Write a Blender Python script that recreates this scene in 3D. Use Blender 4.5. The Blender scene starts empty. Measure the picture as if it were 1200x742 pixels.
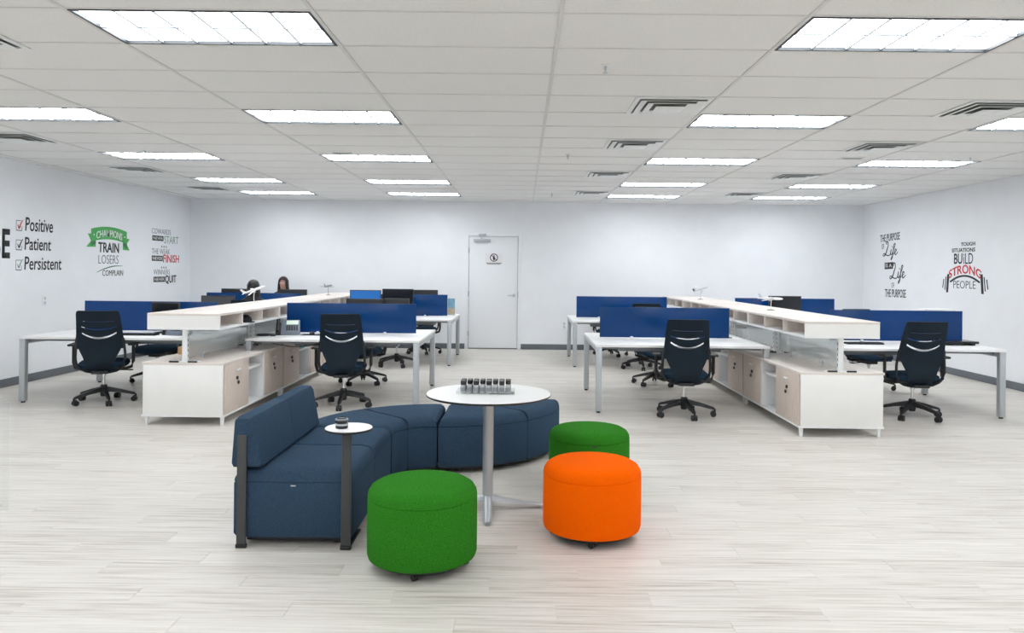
import bpy, bmesh, math, random
from mathutils import Vector, Matrix, noise
random.seed(7)
S = bpy.context.scene
C = S.collection
PI = math.pi

# ---------------------------------------------------------------- camera, world, exposure
cam_d = bpy.data.cameras.new('camera')
cam_d.sensor_width = 36.0
cam_d.lens = 884 * 36 / 1200
cam_d.shift_x = -0.010
cam_d.shift_y = -0.0442
cam_d.clip_start = 0.05
cam = bpy.data.objects.new('camera', cam_d)
C.objects.link(cam)
cam.matrix_world = Matrix.Translation((0, 0, 1.525)) @ Matrix.Rotation(PI / 2, 4, 'X') @ Matrix.Rotation(math.radians(0.6), 4, 'Z')
S.camera = cam
world = bpy.data.worlds.new('world')
S.world = world
world.use_nodes = True
world.node_tree.nodes['Background'].inputs[0].default_value = (0.9, 0.95, 1, 1)
world.node_tree.nodes['Background'].inputs[1].default_value = 0.3
S.view_settings.view_transform = 'Standard'
S.view_settings.look = 'None'
S.view_settings.gamma = 1.0
S.view_settings.use_curve_mapping = False
S.view_settings.exposure = 0.0
S.cycles.diffuse_bounces = 8
S.cycles.max_bounces = 16
LAMP = 12.3            # radiance of the troffer lenses

# ---------------------------------------------------------------- room dimensions (metres)
XL, XR, YB, YF, ZC = -6.49, 6.65, 14.73, -4.5, 2.875

# ---------------------------------------------------------------- materials
def mat(name, col, rough=0.5, metal=0.0, var=0.0, vscale=20.0, bump=0.0, bscale=200.0, emit=None, estr=0.0, spec=0.5, stretch=None, sheen=0.0):
    m = bpy.data.materials.new(name)
    m.use_nodes = True
    nt = m.node_tree
    b = nt.nodes['Principled BSDF']
    b.inputs['Base Color'].default_value = (*col, 1)
    b.inputs['Roughness'].default_value = rough
    b.inputs['Metallic'].default_value = metal
    b.inputs['Specular IOR Level'].default_value = spec
    if sheen:
        b.inputs['Sheen Weight'].default_value = sheen
    if emit:
        b.inputs['Emission Color'].default_value = (*emit, 1)
        b.inputs['Emission Strength'].default_value = estr
    tc = nt.nodes.new('ShaderNodeTexCoord')
    src = tc.outputs['Object']
    if stretch:
        mp = nt.nodes.new('ShaderNodeMapping')
        mp.inputs['Scale'].default_value = stretch
        nt.links.new(src, mp.inputs[0])
        src = mp.outputs[0]
    if var:
        n = nt.nodes.new('ShaderNodeTexNoise')
        n.inputs['Scale'].default_value = vscale
        n.inputs['Detail'].default_value = 5
        r = nt.nodes.new('ShaderNodeValToRGB')
        r.color_ramp.elements[0].position = 0.3
        r.color_ramp.elements[1].position = 0.7
        r.color_ramp.elements[0].color = (*[max(0, c * (1 - var)) for c in col], 1)
        r.color_ramp.elements[1].color = (*[min(1, c * (1 + var)) for c in col], 1)
        nt.links.new(src, n.inputs['Vector'])
        nt.links.new(n.outputs[0], r.inputs[0])
        nt.links.new(r.outputs[0], b.inputs['Base Color'])
    if bump:
        n2 = nt.nodes.new('ShaderNodeTexNoise')
        n2.inputs['Scale'].default_value = bscale
        n2.inputs['Detail'].default_value = 2
        bp = nt.nodes.new('ShaderNodeBump')
        bp.inputs['Strength'].default_value = bump
        bp.inputs['Distance'].default_value = 0.003
        nt.links.new(src, n2.inputs['Vector'])
        nt.links.new(n2.outputs[0], bp.inputs['Height'])
        nt.links.new(bp.outputs[0], b.inputs['Normal'])
    return m

def glassy(name, tint, body, fac, rough=0.08):
    m = bpy.data.materials.new(name)
    m.use_nodes = True
    nt = m.node_tree
    b = nt.nodes['Principled BSDF']
    b.inputs['Base Color'].default_value = (*body, 1)
    b.inputs['Roughness'].default_value = rough
    t = nt.nodes.new('ShaderNodeBsdfTransparent')
    t.inputs[0].default_value = (*tint, 1)
    mx = nt.nodes.new('ShaderNodeMixShader')
    mx.inputs[0].default_value = fac
    nt.links.new(b.outputs[0], mx.inputs[1])
    nt.links.new(t.outputs[0], mx.inputs[2])
    nt.links.new(mx.outputs[0], nt.nodes['Material Output'].inputs[0])
    return m

M = {}
M['wall'] = mat('wall_paint', (0.855, 0.872, 0.90), 0.75, var=0.015, vscale=3, bump=0.05, bscale=90, spec=0.25)
M['tile'] = mat('ceiling_tile', (0.80, 0.797, 0.785), 0.9, var=0.03, vscale=60, bump=0.25, bscale=160, spec=0.1)
M['tbar'] = mat('ceiling_bar', (0.68, 0.68, 0.67), 0.6)
M['base'] = mat('baseboard_vinyl', (0.13, 0.145, 0.165), 0.5, var=0.05)
M['lens'] = mat('light_lens', (0.9, 0.93, 0.95), 0.4, emit=(0.93, 0.97, 1.0), estr=LAMP)
M['rib'] = mat('lens_rib', (0.6, 0.66, 0.72), 0.4, emit=(0.80, 0.90, 1.0), estr=0.12)
M['dark'] = mat('dark_trim', (0.018, 0.022, 0.026), 0.45)
M['ventw'] = mat('vent_enamel', (0.80, 0.82, 0.82), 0.4, var=0.05)
M['ventd'] = mat('vent_shadow', (0.24, 0.25, 0.25), 0.8)
M['white'] = mat('white_laminate', (0.86, 0.86, 0.86), 0.4, var=0.01, vscale=8)
M['whitem'] = mat('white_metal', (0.82, 0.83, 0.84), 0.35)
M['cream'] = mat('cream_laminate', (0.84, 0.835, 0.815), 0.45, var=0.015, vscale=6)
M['wood'] = mat('pale_wood', (0.66, 0.565, 0.50), 0.45, var=0.10, vscale=5, stretch=(14, 14, 1.2))
M['woodh'] = mat('pale_wood_top', (0.74, 0.675, 0.63), 0.4, var=0.07, vscale=5, stretch=(14, 1.2, 14))
M['silver'] = mat('silver_metal', (0.52, 0.55, 0.58), 0.35, metal=0.55)
M['chrome'] = mat('chrome', (0.75, 0.76, 0.78), 0.15, metal=1.0)
M['black'] = mat('black_plastic', (0.012, 0.013, 0.015), 0.45)
M['blackg'] = mat('black_gloss', (0.010, 0.012, 0.016), 0.15)
M['mesh'] = mat('chair_mesh', (0.010, 0.019, 0.030), 0.7, spec=0.2, bump=0.5, bscale=500, var=0.2, vscale=300)
M['seat'] = mat('chair_seat_fabric', (0.016, 0.036, 0.062), 0.85, spec=0.1, bump=0.5, bscale=400, var=0.25, vscale=200)
M['sofa'] = mat('sofa_fabric', (0.036, 0.066, 0.108), 0.95, bump=0.6, bscale=420, var=0.35, vscale=260, spec=0.08)
M['post'] = mat('charcoal_metal', (0.045, 0.047, 0.05), 0.4)
M['green'] = mat('green_felt', (0.028, 0.185, 0.014), 0.95, bump=0.7, bscale=350, var=0.35, vscale=230, spec=0.06)
M['orange'] = mat('orange_felt', (0.95, 0.12, 0.0), 0.95, bump=0.5, bscale=350, var=0.12, vscale=230, spec=0.05)
M['blue'] = glassy('blue_acrylic', (0.010, 0.10, 0.48), (0.0, 0.062, 0.245), 0.35, 0.2)
M['frost'] = glassy('clear_panel', (0.90, 0.93, 0.93), (0.78, 0.80, 0.80), 0.60, 0.12)
M['acryl'] = glassy('clear_acrylic', (0.975, 0.985, 0.985), (0.8, 0.82, 0.84), 0.94, 0.05)
M['jar'] = glassy('jar_glass', (0.93, 0.95, 0.95), (0.75, 0.77, 0.78), 0.45, 0.06)
M['lab'] = mat('grey_label', (0.22, 0.23, 0.25), 0.6)
M['card'] = mat('cardboard', (0.45, 0.28, 0.15), 0.8, var=0.1)
M['teal'] = mat('teal_plastic', (0.08, 0.35, 0.38), 0.4)
M['paper'] = mat('paper', (0.85, 0.85, 0.86), 0.7)
M['grey'] = mat('grey_plastic', (0.22, 0.24, 0.27), 0.4)
M['lgrey'] = mat('light_grey_plastic', (0.5, 0.53, 0.57), 0.4)
M['phone'] = mat('phone_shell', (0.17, 0.20, 0.25), 0.4)
M['charc'] = mat('screen_reflection_grey', (0.06, 0.065, 0.07), 0.35)  # black screen face, its pale reflection put into the base colour
M['lcd'] = mat('phone_display', (0.5, 0.58, 0.52), 0.3, emit=(0.7, 0.85, 0.7), estr=0.35)
M['scrblue'] = mat('lit_blue_screen', (0.01, 0.06, 0.2), 0.3, emit=(0.01, 0.13, 0.42), estr=0.8)
M['skin'] = mat('skin', (0.60, 0.36, 0.28), 0.55, var=0.05)
M['hair1'] = mat('black_hair', (0.010, 0.009, 0.010), 0.35, bump=0.6, bscale=60, stretch=(8, 8, 1))
M['hair2'] = mat('dark_brown_hair', (0.030, 0.012, 0.012), 0.4, bump=0.6, bscale=60, stretch=(8, 8, 1))
M['shirt'] = mat('black_cloth', (0.015, 0.015, 0.018), 0.9)
M['shirt2'] = mat('navy_cloth', (0.02, 0.022, 0.04), 0.9)
M['ink'] = mat('black_vinyl', (0.012, 0.014, 0.018), 0.6)
M['inkg'] = mat('grey_vinyl', (0.10, 0.11, 0.13), 0.6)
M['inkr'] = mat('red_vinyl', (0.62, 0.045, 0.06), 0.6)
M['inkgr'] = mat('green_vinyl', (0.07, 0.42, 0.10), 0.6)
M['inkgd'] = mat('dark_green_vinyl', (0.05, 0.20, 0.09), 0.6)
M['inkmint'] = mat('pale_green_vinyl', (0.20, 0.34, 0.27), 0.6)
M['inkw'] = mat('white_vinyl', (0.85, 0.87, 0.86), 0.6)
M['door'] = mat('door_paint', (0.85, 0.868, 0.895), 0.5)
M['sea'] = mat('picture_sea', (0.22, 0.42, 0.58), 0.4, var=0.25, vscale=14)
M['sand'] = mat('picture_sand', (0.55, 0.47, 0.33), 0.5, var=0.3, vscale=30)

def floor_material():
    m = bpy.data.materials.new('vinyl_plank_floor')
    m.use_nodes = True
    nt = m.node_tree
    N = nt.nodes
    L = nt.links
    b = N['Principled BSDF']
    geo = N.new('ShaderNodeNewGeometry')
    sep = N.new('ShaderNodeSeparateXYZ')
    L.new(geo.outputs['Position'], sep.inputs[0])
    def math_(op, a, c=None):
        n = N.new('ShaderNodeMath')
        n.operation = op
        for i, v in enumerate((a, c)):
            if v is None:
                continue
            if isinstance(v, (int, float)):
                n.inputs[i].default_value = v
            else:
                L.new(v, n.inputs[i])
        return n.outputs[0]
    row = math_('FLOOR', math_('DIVIDE', sep.outputs[1], 0.15))
    off = math_('MULTIPLY', math_('FRACT', math_('MULTIPLY', row, 0.37)), 1.2)
    colm = math_('FLOOR', math_('DIVIDE', math_('SUBTRACT', sep.outputs[0], off), 1.2))
    cmb = N.new('ShaderNodeCombineXYZ')
    L.new(row, cmb.inputs[0])
    L.new(colm, cmb.inputs[1])
    wn = N.new('ShaderNodeTexWhiteNoise')
    wn.noise_dimensions = '2D'
    L.new(cmb.outputs[0], wn.inputs['Vector'])
    # streaks along X, shifted per plank
    cmb2 = N.new('ShaderNodeCombineXYZ')
    L.new(math_('ADD', math_('MULTIPLY', sep.outputs[0], 1.1), math_('MULTIPLY', wn.outputs['Value'], 40.0)), cmb2.inputs[0])
    L.new(math_('MULTIPLY', sep.outputs[1], 30.0), cmb2.inputs[1])
    n1 = N.new('ShaderNodeTexNoise')
    n1.inputs['Scale'].default_value = 1.7
    n1.inputs['Detail'].default_value = 6
    n1.inputs['Roughness'].default_value = 0.6
    L.new(cmb2.outputs[0], n1.inputs['Vector'])
    tot = math_('ADD', math_('MULTIPLY', n1.outputs[0], 0.9), math_('MULTIPLY', wn.outputs['Value'], 0.10))
    r = N.new('ShaderNodeValToRGB')
    e = r.color_ramp.elements
    e[0].position = 0.30
    e[0].color = (0.41, 0.37, 0.32, 1)
    e[1].position = 0.66
    e[1].color = (0.70, 0.67, 0.625, 1)
    e2 = e.new(0.48)
    e2.color = (0.61, 0.575, 0.53, 1)
    L.new(tot, r.inputs[0])
    L.new(r.outputs[0], b.inputs['Base Color'])
    b.inputs['Roughness'].default_value = 0.42
    b.inputs['Specular IOR Level'].default_value = 0.45
    bp = N.new('ShaderNodeBump')
    bp.inputs['Strength'].default_value = 0.12
    bp.inputs['Distance'].default_value = 0.002
    L.new(n1.outputs[0], bp.inputs['Height'])
    L.new(bp.outputs[0], b.inputs['Normal'])
    return m
M['floor'] = floor_material()

# ---------------------------------------------------------------- helpers
class MB:
    """collects shapes into one mesh"""
    def __init__(self):
        self.bm = bmesh.new()
    def merge(self, other, mx=None):
        me = bpy.data.meshes.new('tmp')
        other.to_mesh(me)
        other.free()
        if mx is not None:
            me.transform(mx)
        self.bm.from_mesh(me)
        bpy.data.meshes.remove(me)
        return self
    def box(self, x0, x1, y0, y1, z0, z1, bev=0.0, mx=None, seg=2):
        b = bmesh.new()
        bmesh.ops.create_cube(b, size=1)
        for v in b.verts:
            v.co = Vector(((x0 + x1) / 2 + v.co.x * (x1 - x0), (y0 + y1) / 2 + v.co.y * (y1 - y0), (z0 + z1) / 2 + v.co.z * (z1 - z0)))
        if bev:
            bmesh.ops.bevel(b, geom=list(b.edges), offset=bev, segments=seg, affect='EDGES', profile=0.5)
        return self.merge(b, mx)
    def cyl(self, p0, p1, r0, r1=None, n=16):
        r1 = r0 if r1 is None else r1
        p0, p1 = Vector(p0), Vector(p1)
        d = p1 - p0
        b = bmesh.new()
        bmesh.ops.create_cone(b, cap_ends=True, segments=n, radius1=r0, radius2=r1, depth=d.length)
        q = d.to_track_quat('Z', 'Y').to_matrix().to_4x4()
        return self.merge(b, Matrix.Translation((p0 + p1) / 2) @ q)
    def lathe(self, prof, n=32, mx=None):
        b = bmesh.new()
        rings = []
        for r, z in prof:
            if r < 1e-5:
                rings.append([b.verts.new((0, 0, z))])
            else:
                rings.append([b.verts.new((r * math.cos(2 * PI * i / n), r * math.sin(2 * PI * i / n), z)) for i in range(n)])
        for a, c in zip(rings, rings[1:]):
            for i in range(n):
                j = (i + 1) % n
                if len(a) == 1 and len(c) == 1:
                    continue
                if len(a) == 1:
                    b.faces.new((a[0], c[i], c[j]))
                elif len(c) == 1:
                    b.faces.new((a[i], a[j], c[0]))
                else:
                    b.faces.new((a[i], a[j], c[j], c[i]))
        bmesh.ops.recalc_face_normals(b, faces=b.faces)
        return self.merge(b, mx)
    def tube(self, pts, r, n=8, caps=True):
        pts = [Vector(p) for p in pts]
        b = bmesh.new()
        rings = []
        up = Vector((0, 0, 1))
        for i, p in enumerate(pts):
            t = (pts[min(i + 1, len(pts) - 1)] - pts[max(i - 1, 0)]).normalized()
            u = up if abs(t.dot(up)) < 0.95 else Vector((1, 0, 0))
            s = t.cross(u).normalized()
            w = s.cross(t).normalized()
            rr = r[i] if isinstance(r, (list, tuple)) else r
            rings.append([b.verts.new(p + (s * math.cos(2 * PI * k / n) + w * math.sin(2 * PI * k / n)) * rr) for k in range(n)])
        for a, c in zip(rings, rings[1:]):
            for k in range(n):
                b.faces.new((a[k], a[(k + 1) % n], c[(k + 1) % n], c[k]))
        if caps:
            b.faces.new(rings[0])
            b.faces.new(rings[-1])
        bmesh.ops.recalc_face_normals(b, faces=b.faces)
        return self.merge(b)
    def prism(self, poly, a0, a1, axis='z', bev=0.0, mx=None):
        """poly of 2D points extruded along axis"""
        b = bmesh.new()
        def P(p, a):
            return {'z': (p[0], p[1], a), 'y': (p[0], a, p[1]), 'x': (a, p[0], p[1])}[axis]
        v0 = [b.verts.new(P(p, a0)) for p in poly]
        v1 = [b.verts.new(P(p, a1)) for p in poly]
        b.faces.new(v0)
        b.faces.new(v1)
        n = len(poly)
        for i in range(n):
            b.faces.new((v0[i], v0[(i + 1) % n], v1[(i + 1) % n], v1[i]))
        bmesh.ops.recalc_face_normals(b, faces=b.faces)
        if bev:
            bmesh.ops.bevel(b, geom=list(b.edges), offset=bev, segments=2, affect='EDGES', profile=0.5)
        return self.merge(b, mx)
    def rings(self, loops, cap0=True, cap1=True):
        """loft closed loops of equal length"""
        b = bmesh.new()
        R = [[b.verts.new(p) for p in lp] for lp in loops]
        n = len(R[0])
        for a, c in zip(R, R[1:]):
            for i in range(n):
                b.faces.new((a[i], a[(i + 1) % n], c[(i + 1) % n], c[i]))
        if cap0:
            b.faces.new(R[0])
        if cap1:
            b.faces.new(R[-1])
        bmesh.ops.recalc_face_normals(b, faces=b.faces)
        return self.merge(b)
    def mesh(self, name, smooth=True, ang=40):
        me = bpy.data.meshes.new(name)
        self.bm.to_mesh(me)
        self.bm.free()
        if smooth and len(me.polygons):
            me.polygons.foreach_set('use_smooth', [True] * len(me.polygons))
            me.set_sharp_from_angle(angle=math.radians(ang))
        return me

def obj(name, mb, m, parent=None, loc=(0, 0, 0), rz=0.0):
    me = mb.mesh(name) if isinstance(mb, MB) else mb
    if m is not None and len(me.materials) == 0:
        me.materials.append(M[m] if isinstance(m, str) else m)
    o = bpy.data.objects.new(name, me)
    C.objects.link(o)
    o.parent = parent
    o.location = loc
    o.rotation_euler = (0, 0, rz)
    return o

def thing(name, label, cat, loc=(0, 0, 0), rz=0.0, group=None):
    o = bpy.data.objects.new(name, None)
    o.empty_display_size = 0.1
    C.objects.link(o)
    o.location = loc
    o.rotation_euler = (0, 0, rz)
    o['label'] = label
    o['category'] = cat
    if group:
        o['group'] = group
    return o

def struct(o):
    o['kind'] = 'structure'
    return o

def stuff(o):
    o['kind'] = 'stuff'
    return o

def dup(root, label, loc, rz=0.0, group=None):
    r = root.copy()
    C.objects.link(r)
    r.location = loc
    r.rotation_euler = (0, 0, rz)
    r['label'] = label
    if group:
        r['group'] = group
    for ch in list(root.children):
        c = ch.copy()
        C.objects.link(c)
        c.parent = r
        for g in list(ch.children):
            d = g.copy()
            C.objects.link(d)
            d.parent = c
    return r

# ================================================================ SETTING
# ---- floor: slab, single planks where they can be told apart, joined sheets beyond
PW, PLN = 0.15, 1.2
floor = struct(obj('floor', MB().box(XL, XR, YF, YB, -0.10, -0.006), 'floor'))
R0, R1 = 18, 46                      # rows of single planks: y 2.7 .. 6.9
pm = MB().box(0.0004, PLN - 0.0004, 0.0004, PW - 0.0004, -0.006, 0.0, 0.0008, seg=1).mesh('plank')
pm.materials.append(M['floor'])
count = 0
for row in range(R0, R1):
    off = ((row * 0.37) % 1.0) * PLN
    half = 0.72 * (row + 1) * PW + 0.3
    k0 = math.floor((-half - off) / PLN)
    k1 = math.floor((half - off) / PLN)
    xa, xb = k0 * PLN + off, (k1 + 1) * PLN + off
    for k in range(k0, k1 + 1):
        o = bpy.data.objects.new('plank', pm)
        C.objects.link(o)
        o.parent = floor
        o.location = (k * PLN + off, row * PW, 0)
        count += 1
    # joined remainder of the row at both ends
    b = MB()
    if xa > XL:
        b.box(XL, xa - 0.0004, row * PW + 0.0004, (row + 1) * PW - 0.0004, -0.006, 0)
    if xb < XR:
        b.box(xb + 0.0004, XR, row * PW + 0.0004, (row + 1) * PW - 0.0004, -0.006, 0)
    if row == R0:
        rest = b
    else:
        rest.merge(b.bm)
rest.box(XL, XR, YF, R0 * PW - 0.0004, -0.006, 0)
rest.box(XL, XR, R1 * PW + 0.0004, YB, -0.006, 0)
stuff(obj('plank_field', rest, 'floor', floor))

# ---- walls
struct(obj('wall_left', MB().box(XL - 0.12, XL, YF, YB, 0, ZC + 0.15), 'wall'))
struct(obj('wall_right', MB().box(XR, XR + 0.12, YF, YB, 0, ZC + 0.15), 'wall'))
struct(obj('wall_front', MB().box(XL - 0.12, XR + 0.12, YF - 0.12, YF, 0, ZC + 0.15), 'wall'))
DX0, DX1, DZ = -1.045, -0.085, 2.20
struct(obj('wall_back', MB().box(XL - 0.12, DX0, YB, YB + 0.12, 0, ZC + 0.15).box(DX1, XR + 0.12, YB, YB + 0.12, 0, ZC + 0.15).box(DX0, DX1, YB, YB + 0.12, DZ, ZC + 0.15).box(DX0, DX1, YB + 0.07, YB + 0.12, 0, DZ), 'wall'))
struct(obj('baseboard_left', MB().box(XL, XL + 0.012, YF, YB, 0, 0.105, 0.003), 'base'))
struct(obj('baseboard_right', MB().box(XR - 0.012, XR, YF, YB, 0, 0.105, 0.003), 'base'))
struct(obj('baseboard_back', MB().box(XL + 0.012, DX0 - 0.07, YB - 0.012, YB, 0, 0.105, 0.003), 'base'))
struct(obj('baseboard_back', MB().box(DX1 + 0.07, XR - 0.012, YB - 0.012, YB, 0, 0.105, 0.003), 'base'))

# ---- door
door = bpy.data.objects.new('door_1', None)
C.objects.link(door)
struct(door)
door.location = ((DX0 + DX1) / 2, YB, 0)
hw = (DX1 - DX0) / 2
fr = MB()
fr.box(-hw - 0.05, -hw, -0.018, 0.06, 0, DZ + 0.05, 0.003).box(hw, hw + 0.05, -0.018, 0.06, 0, DZ + 0.05, 0.003).box(-hw, hw, -0.018, 0.06, DZ, DZ + 0.05, 0.003)
obj('door_frame', fr, 'door', door)
obj('door_leaf', MB().box(-hw + 0.006, hw - 0.006, 0.0, 0.045, 0.022, DZ - 0.006, 0.002), 'door', door)
obj('door_gap', MB().box(-hw, hw, 0.05, 0.062, 0.0, DZ), 'ventd', door)
for z in (0.30, 1.08, 1.92):
    obj('hinge', MB().cyl((-hw, -0.022, z - 0.05), (-hw, -0.022, z + 0.05), 0.010).box(-hw - 0.012, -hw + 0.012, -0.02, 0.0, z - 0.05, z + 0.05), 'silver', door)
hd = MB().lathe([(0, 0), (0.030, 0), (0.030, 0.012), (0.014, 0.018), (0.012, 0.05), (0, 0.052)], 20, Matrix.Translation((hw - 0.075, 0, 1.05)) @ Matrix.Rotation(PI / 2, 4, 'X'))
hd.tube([(hw - 0.075, -0.048, 1.05), (hw - 0.12, -0.05, 1.05), (hw - 0.19, -0.048, 1.052)], [0.011, 0.010, 0.008])
obj('door_handle', hd, 'silver', door)
obj('strike_plate', MB().box(hw - 0.004, hw + 0.014, -0.022, -0.016, 1.0, 1.12), 'silver', door)
cl = MB().box(-hw + 0.09, -hw + 0.42, -0.06, 0.0, DZ - 0.11, DZ - 0.055, 0.006)
obj('door_closer', cl, 'lgrey', door)
obj('closer_arm', MB().tube([(-hw + 0.25, -0.03, DZ - 0.05), (-hw + 0.20, -0.09, DZ + 0.012), (-hw + 0.32, -0.03, DZ + 0.03)], 0.009).box(-hw + 0.19, -hw + 0.34, -0.045, -0.015, DZ + 0.016, DZ + 0.05, 0.004), 'silver', door)

# ---- ceiling: hidden slab, bars, single tiles
ceil = struct(obj('ceiling', MB().box(XL - 0.12, XR + 0.12, YF - 0.12, YB + 0.12, ZC + 0.06, ZC + 0.15), 'tile'))
GX = [0.19 + 1.303 * n for n in range(-5, 5)]          # long bars
PY = 0.6137
def GY(k):
    return 4.56 + PY * k
gx = [XL] + GX + [XR]
light_cells = set()
COLS = {'D': (GX[1], GX[2]), 'A': (GX[3], GX[4]), 'B': (GX[6], GX[7]), 'C': (GX[8], GX[9])}
KS = (-12, -8, -4, 0, 4, 8, 12, 15)
for cx in COLS.values():
    for k in KS:
        light_cells.add((round(cx[0], 3), k - 1))
bars = []
for x in GX:
    obj('ceiling_bar', MB().box(x - 0.012, x + 0.012, YF, YB, ZC - 0.002, ZC + 0.03), 'tbar', ceil)
cb = MB().box(XL, XR, -0.008, 0.008, 0.0, 0.028).mesh('ceiling_bar')
cb.materials.append(M['tbar'])
for k in range(-14, 17):
    o = bpy.data.objects.new('ceiling_bar', cb)
    C.objects.link(o)
    o.parent = ceil
    o.location = (0, GY(k), ZC)
tile_cache = {}
restc = MB()
for k in range(-15, 17):
    y0, y1 = max(YF, GY(k)), min(YB, GY(k + 1))
    for a, b_ in zip(gx, gx[1:]):
        if (round(a, 3), k) in light_cells:
            continue
        w, d = b_ - a - 0.022, y1 - y0 - 0.012
        if k < -2:
            restc.box(a + 0.011, b_ - 0.011, y0 + 0.006, y1 - 0.006, ZC + 0.003, ZC + 0.02)
            continue
        key = (round(w, 3), round(d, 3))
        if key not in tile_cache:
            t = MB().box(-w / 2, w / 2, -d / 2, d / 2, 0, 0.016, 0.003, seg=1).mesh('tile')
            t.materials.append(M['tile'])
            tile_cache[key] = t
        o = bpy.data.objects.new('tile', tile_cache[key])
        C.objects.link(o)
        o.parent = ceil
        o.location = ((a + b_) / 2, (y0 + y1) / 2, ZC + 0.003 + random.uniform(0, 0.0015))
stuff(obj('tile_field', restc, 'tile', ceil))

# ---- ceiling lights
def make_light():
    t = thing('ceiling_light', '', 'ceiling light')
    w, d, th = 1.303 / 2 - 0.014, PY / 2 - 0.010, 0.016
    f = MB()
    f.box(-w, -w + th, -d, d, -0.004, 0.022).box(w - th, w, -d, d, -0.004, 0.022).box(-w + th, w - th, d - th, d, -0.004, 0.022).box(-w + th, w - th, -d, -d + th, -0.004, 0.022)
    obj('frame', f, 'dark', t)
    obj('lens', MB().box(-w + th, w - th, -d + th, d - th, 0.016, 0.022), 'lens', t)
    rb = MB().box(-0.009, 0.009, -d + th, d - th, 0.004, 0.0158).mesh('rib')
    rb.materials.append(M['rib'])
    for i in range(1, 6):
        obj('rib', rb, None, t, loc=((-w + th) + (2 * w - 2 * th) * i / 6, 0, 0))
    obj('rib', MB().box(-w + th, w - th, -0.012, 0.012, 0.001, 0.0158), 'rib', t)
    return t
l0 = make_light()
ORD = ['nearest', 'second', 'third', 'fourth', 'fifth', 'sixth']
CN = {'D': 'outer left row', 'A': 'inner left row', 'B': 'inner right row', 'C': 'outer right row'}
first = True
for cn, (a, b_) in COLS.items():
    vis = [k for k in KS if (k >= 0 if cn in 'AB' else k >= 4)]
    for k in KS:
        if k in vis:
            i = vis.index(k)
            lab = '%s troffer light in the %s of ceiling lights' % ('white dark-framed' if cn in 'AB' else 'white slim-framed', CN[cn])
            lab = ('nearest' if i == 0 else 'farthest' if i == len(vis) - 1 else ORD[i] + ' from front') + ' ' + lab
        else:
            lab = 'white troffer light above the camera in the %s, number %s' % (CN[cn], {-12: 'four back', -8: 'three back', -4: 'two back', 0: 'one back'}[k])
        loc = ((a + b_) / 2, GY(k) - PY / 2, ZC)
        if first:
            l0.location = loc
            l0['label'] = lab
            l0['group'] = 'ceiling troffer lights'
            first = False
        else:
            dup(l0, lab, loc, 0, 'ceiling troffer lights')

# ---- ceiling vents
def ring(mb, h, w, z0, z1):
    """square sloping louvre ring: outer half size h, slat width w"""
    b = bmesh.new()
    def sq(s, z):
        return [b.verts.new((sx * s, sy * s, z)) for sx, sy in ((-1, -1), (1, -1), (1, 1), (-1, 1))]
    L = [sq(h, z0), sq(h - w, z1), sq(h - w, z1 + 0.003), sq(h, z0 + 0.003)]
    for i in range(4):
        p, q = L[i], L[(i + 1) % 4]
        for j in range(4):
            b.faces.new((p[j], p[(j + 1) % 4], q[(j + 1) % 4], q[j]))
    bmesh.ops.recalc_face_normals(b, faces=b.faces)
    mb.merge(b)
    return mb
def make_vent():
    t = thing('ceiling_vent', '', 'vent')
    obj('backing', MB().box(-0.27, 0.27, -0.27, 0.27, -0.003, 0.0), 'ventd', t)
    obj('flange', ring(MB(), 0.30, 0.035, -0.006, -0.010), 'ventw', t)
    obj('louvre', ring(MB(), 0.255, 0.055, -0.022, -0.010), 'ventw', t)
    obj('louvre', ring(MB(), 0.190, 0.055, -0.028, -0.014), 'ventw', t)
    obj('louvre', MB().box(-0.115, 0.115, -0.115, 0.115, -0.036, -0.032, 0.001), 'ventw', t)
    return t
v0 = make_vent()
vents = [(1.165, y, 'inner right line of vents') for y in (6.10, 7.95, 10.4, 12.85)] + [(3.76, y, 'outer right line of vents') for y in (6.10, 7.95, 10.4, 12.85)] + \
        [(-5.33, y, 'left line of vents') for y in (7.93, 10.4, 12.80)] + [(-3.36, 4.38, '')]
cnt = {}
for i, (x, y, w) in enumerate(vents):
    n = cnt.get(w, 0)
    cnt[w] = n + 1
    lab = 'square stepped metal air vent in ceiling, %s in the %s' % (['nearest', 'second', 'third', 'farthest'][n] if w[0:4] != 'left' else ['nearest', 'middle', 'farthest'][n], w) if w else 'square metal air vent left of the nearest big ceiling light'
    if i == 0:
        v0.location = (x, y, ZC + 0.002)
        v0['label'] = lab
        v0['group'] = 'ceiling vents'
    else:
        dup(v0, lab, (x, y, ZC + 0.002), 0, 'ceiling vents')
# ---- sprinklers and small ceiling speakers
sp = thing('ceiling_sprinkler', '', 'sprinkler')
obj('escutcheon', MB().lathe([(0, 0), (0.03, 0), (0.026, -0.008), (0, -0.008)], 20), 'ventw', sp)
obj('sprinkler_head', MB().lathe([(0, -0.008), (0.010, -0.008), (0.010, -0.03), (0.005, -0.034), (0.005, -0.048), (0.018, -0.050), (0.018, -0.053), (0, -0.053)], 16), 'silver', sp)
for i, (x, y, lab) in enumerate([(0.53, 4.93, 'small sprinkler head on plain ceiling tile near the top centre'), (0.51, 8.68, 'small sprinkler head in mid ceiling left of second inner vent'), (0.50, 13.06, 'small sprinkler head on ceiling near the back wall above the door'),
                                 (-4.36, 8.69, 'small sprinkler head beside a light on the left ceiling'), (5.07, 8.56, 'small sprinkler head beside a light on the right ceiling')]):
    if i == 0:
        sp.location = (x, y, ZC + 0.003)
        sp['label'] = lab
        sp['group'] = 'ceiling sprinklers'
    else:
        dup(sp, lab, (x, y, ZC + 0.003), 0, 'ceiling sprinklers')
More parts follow.
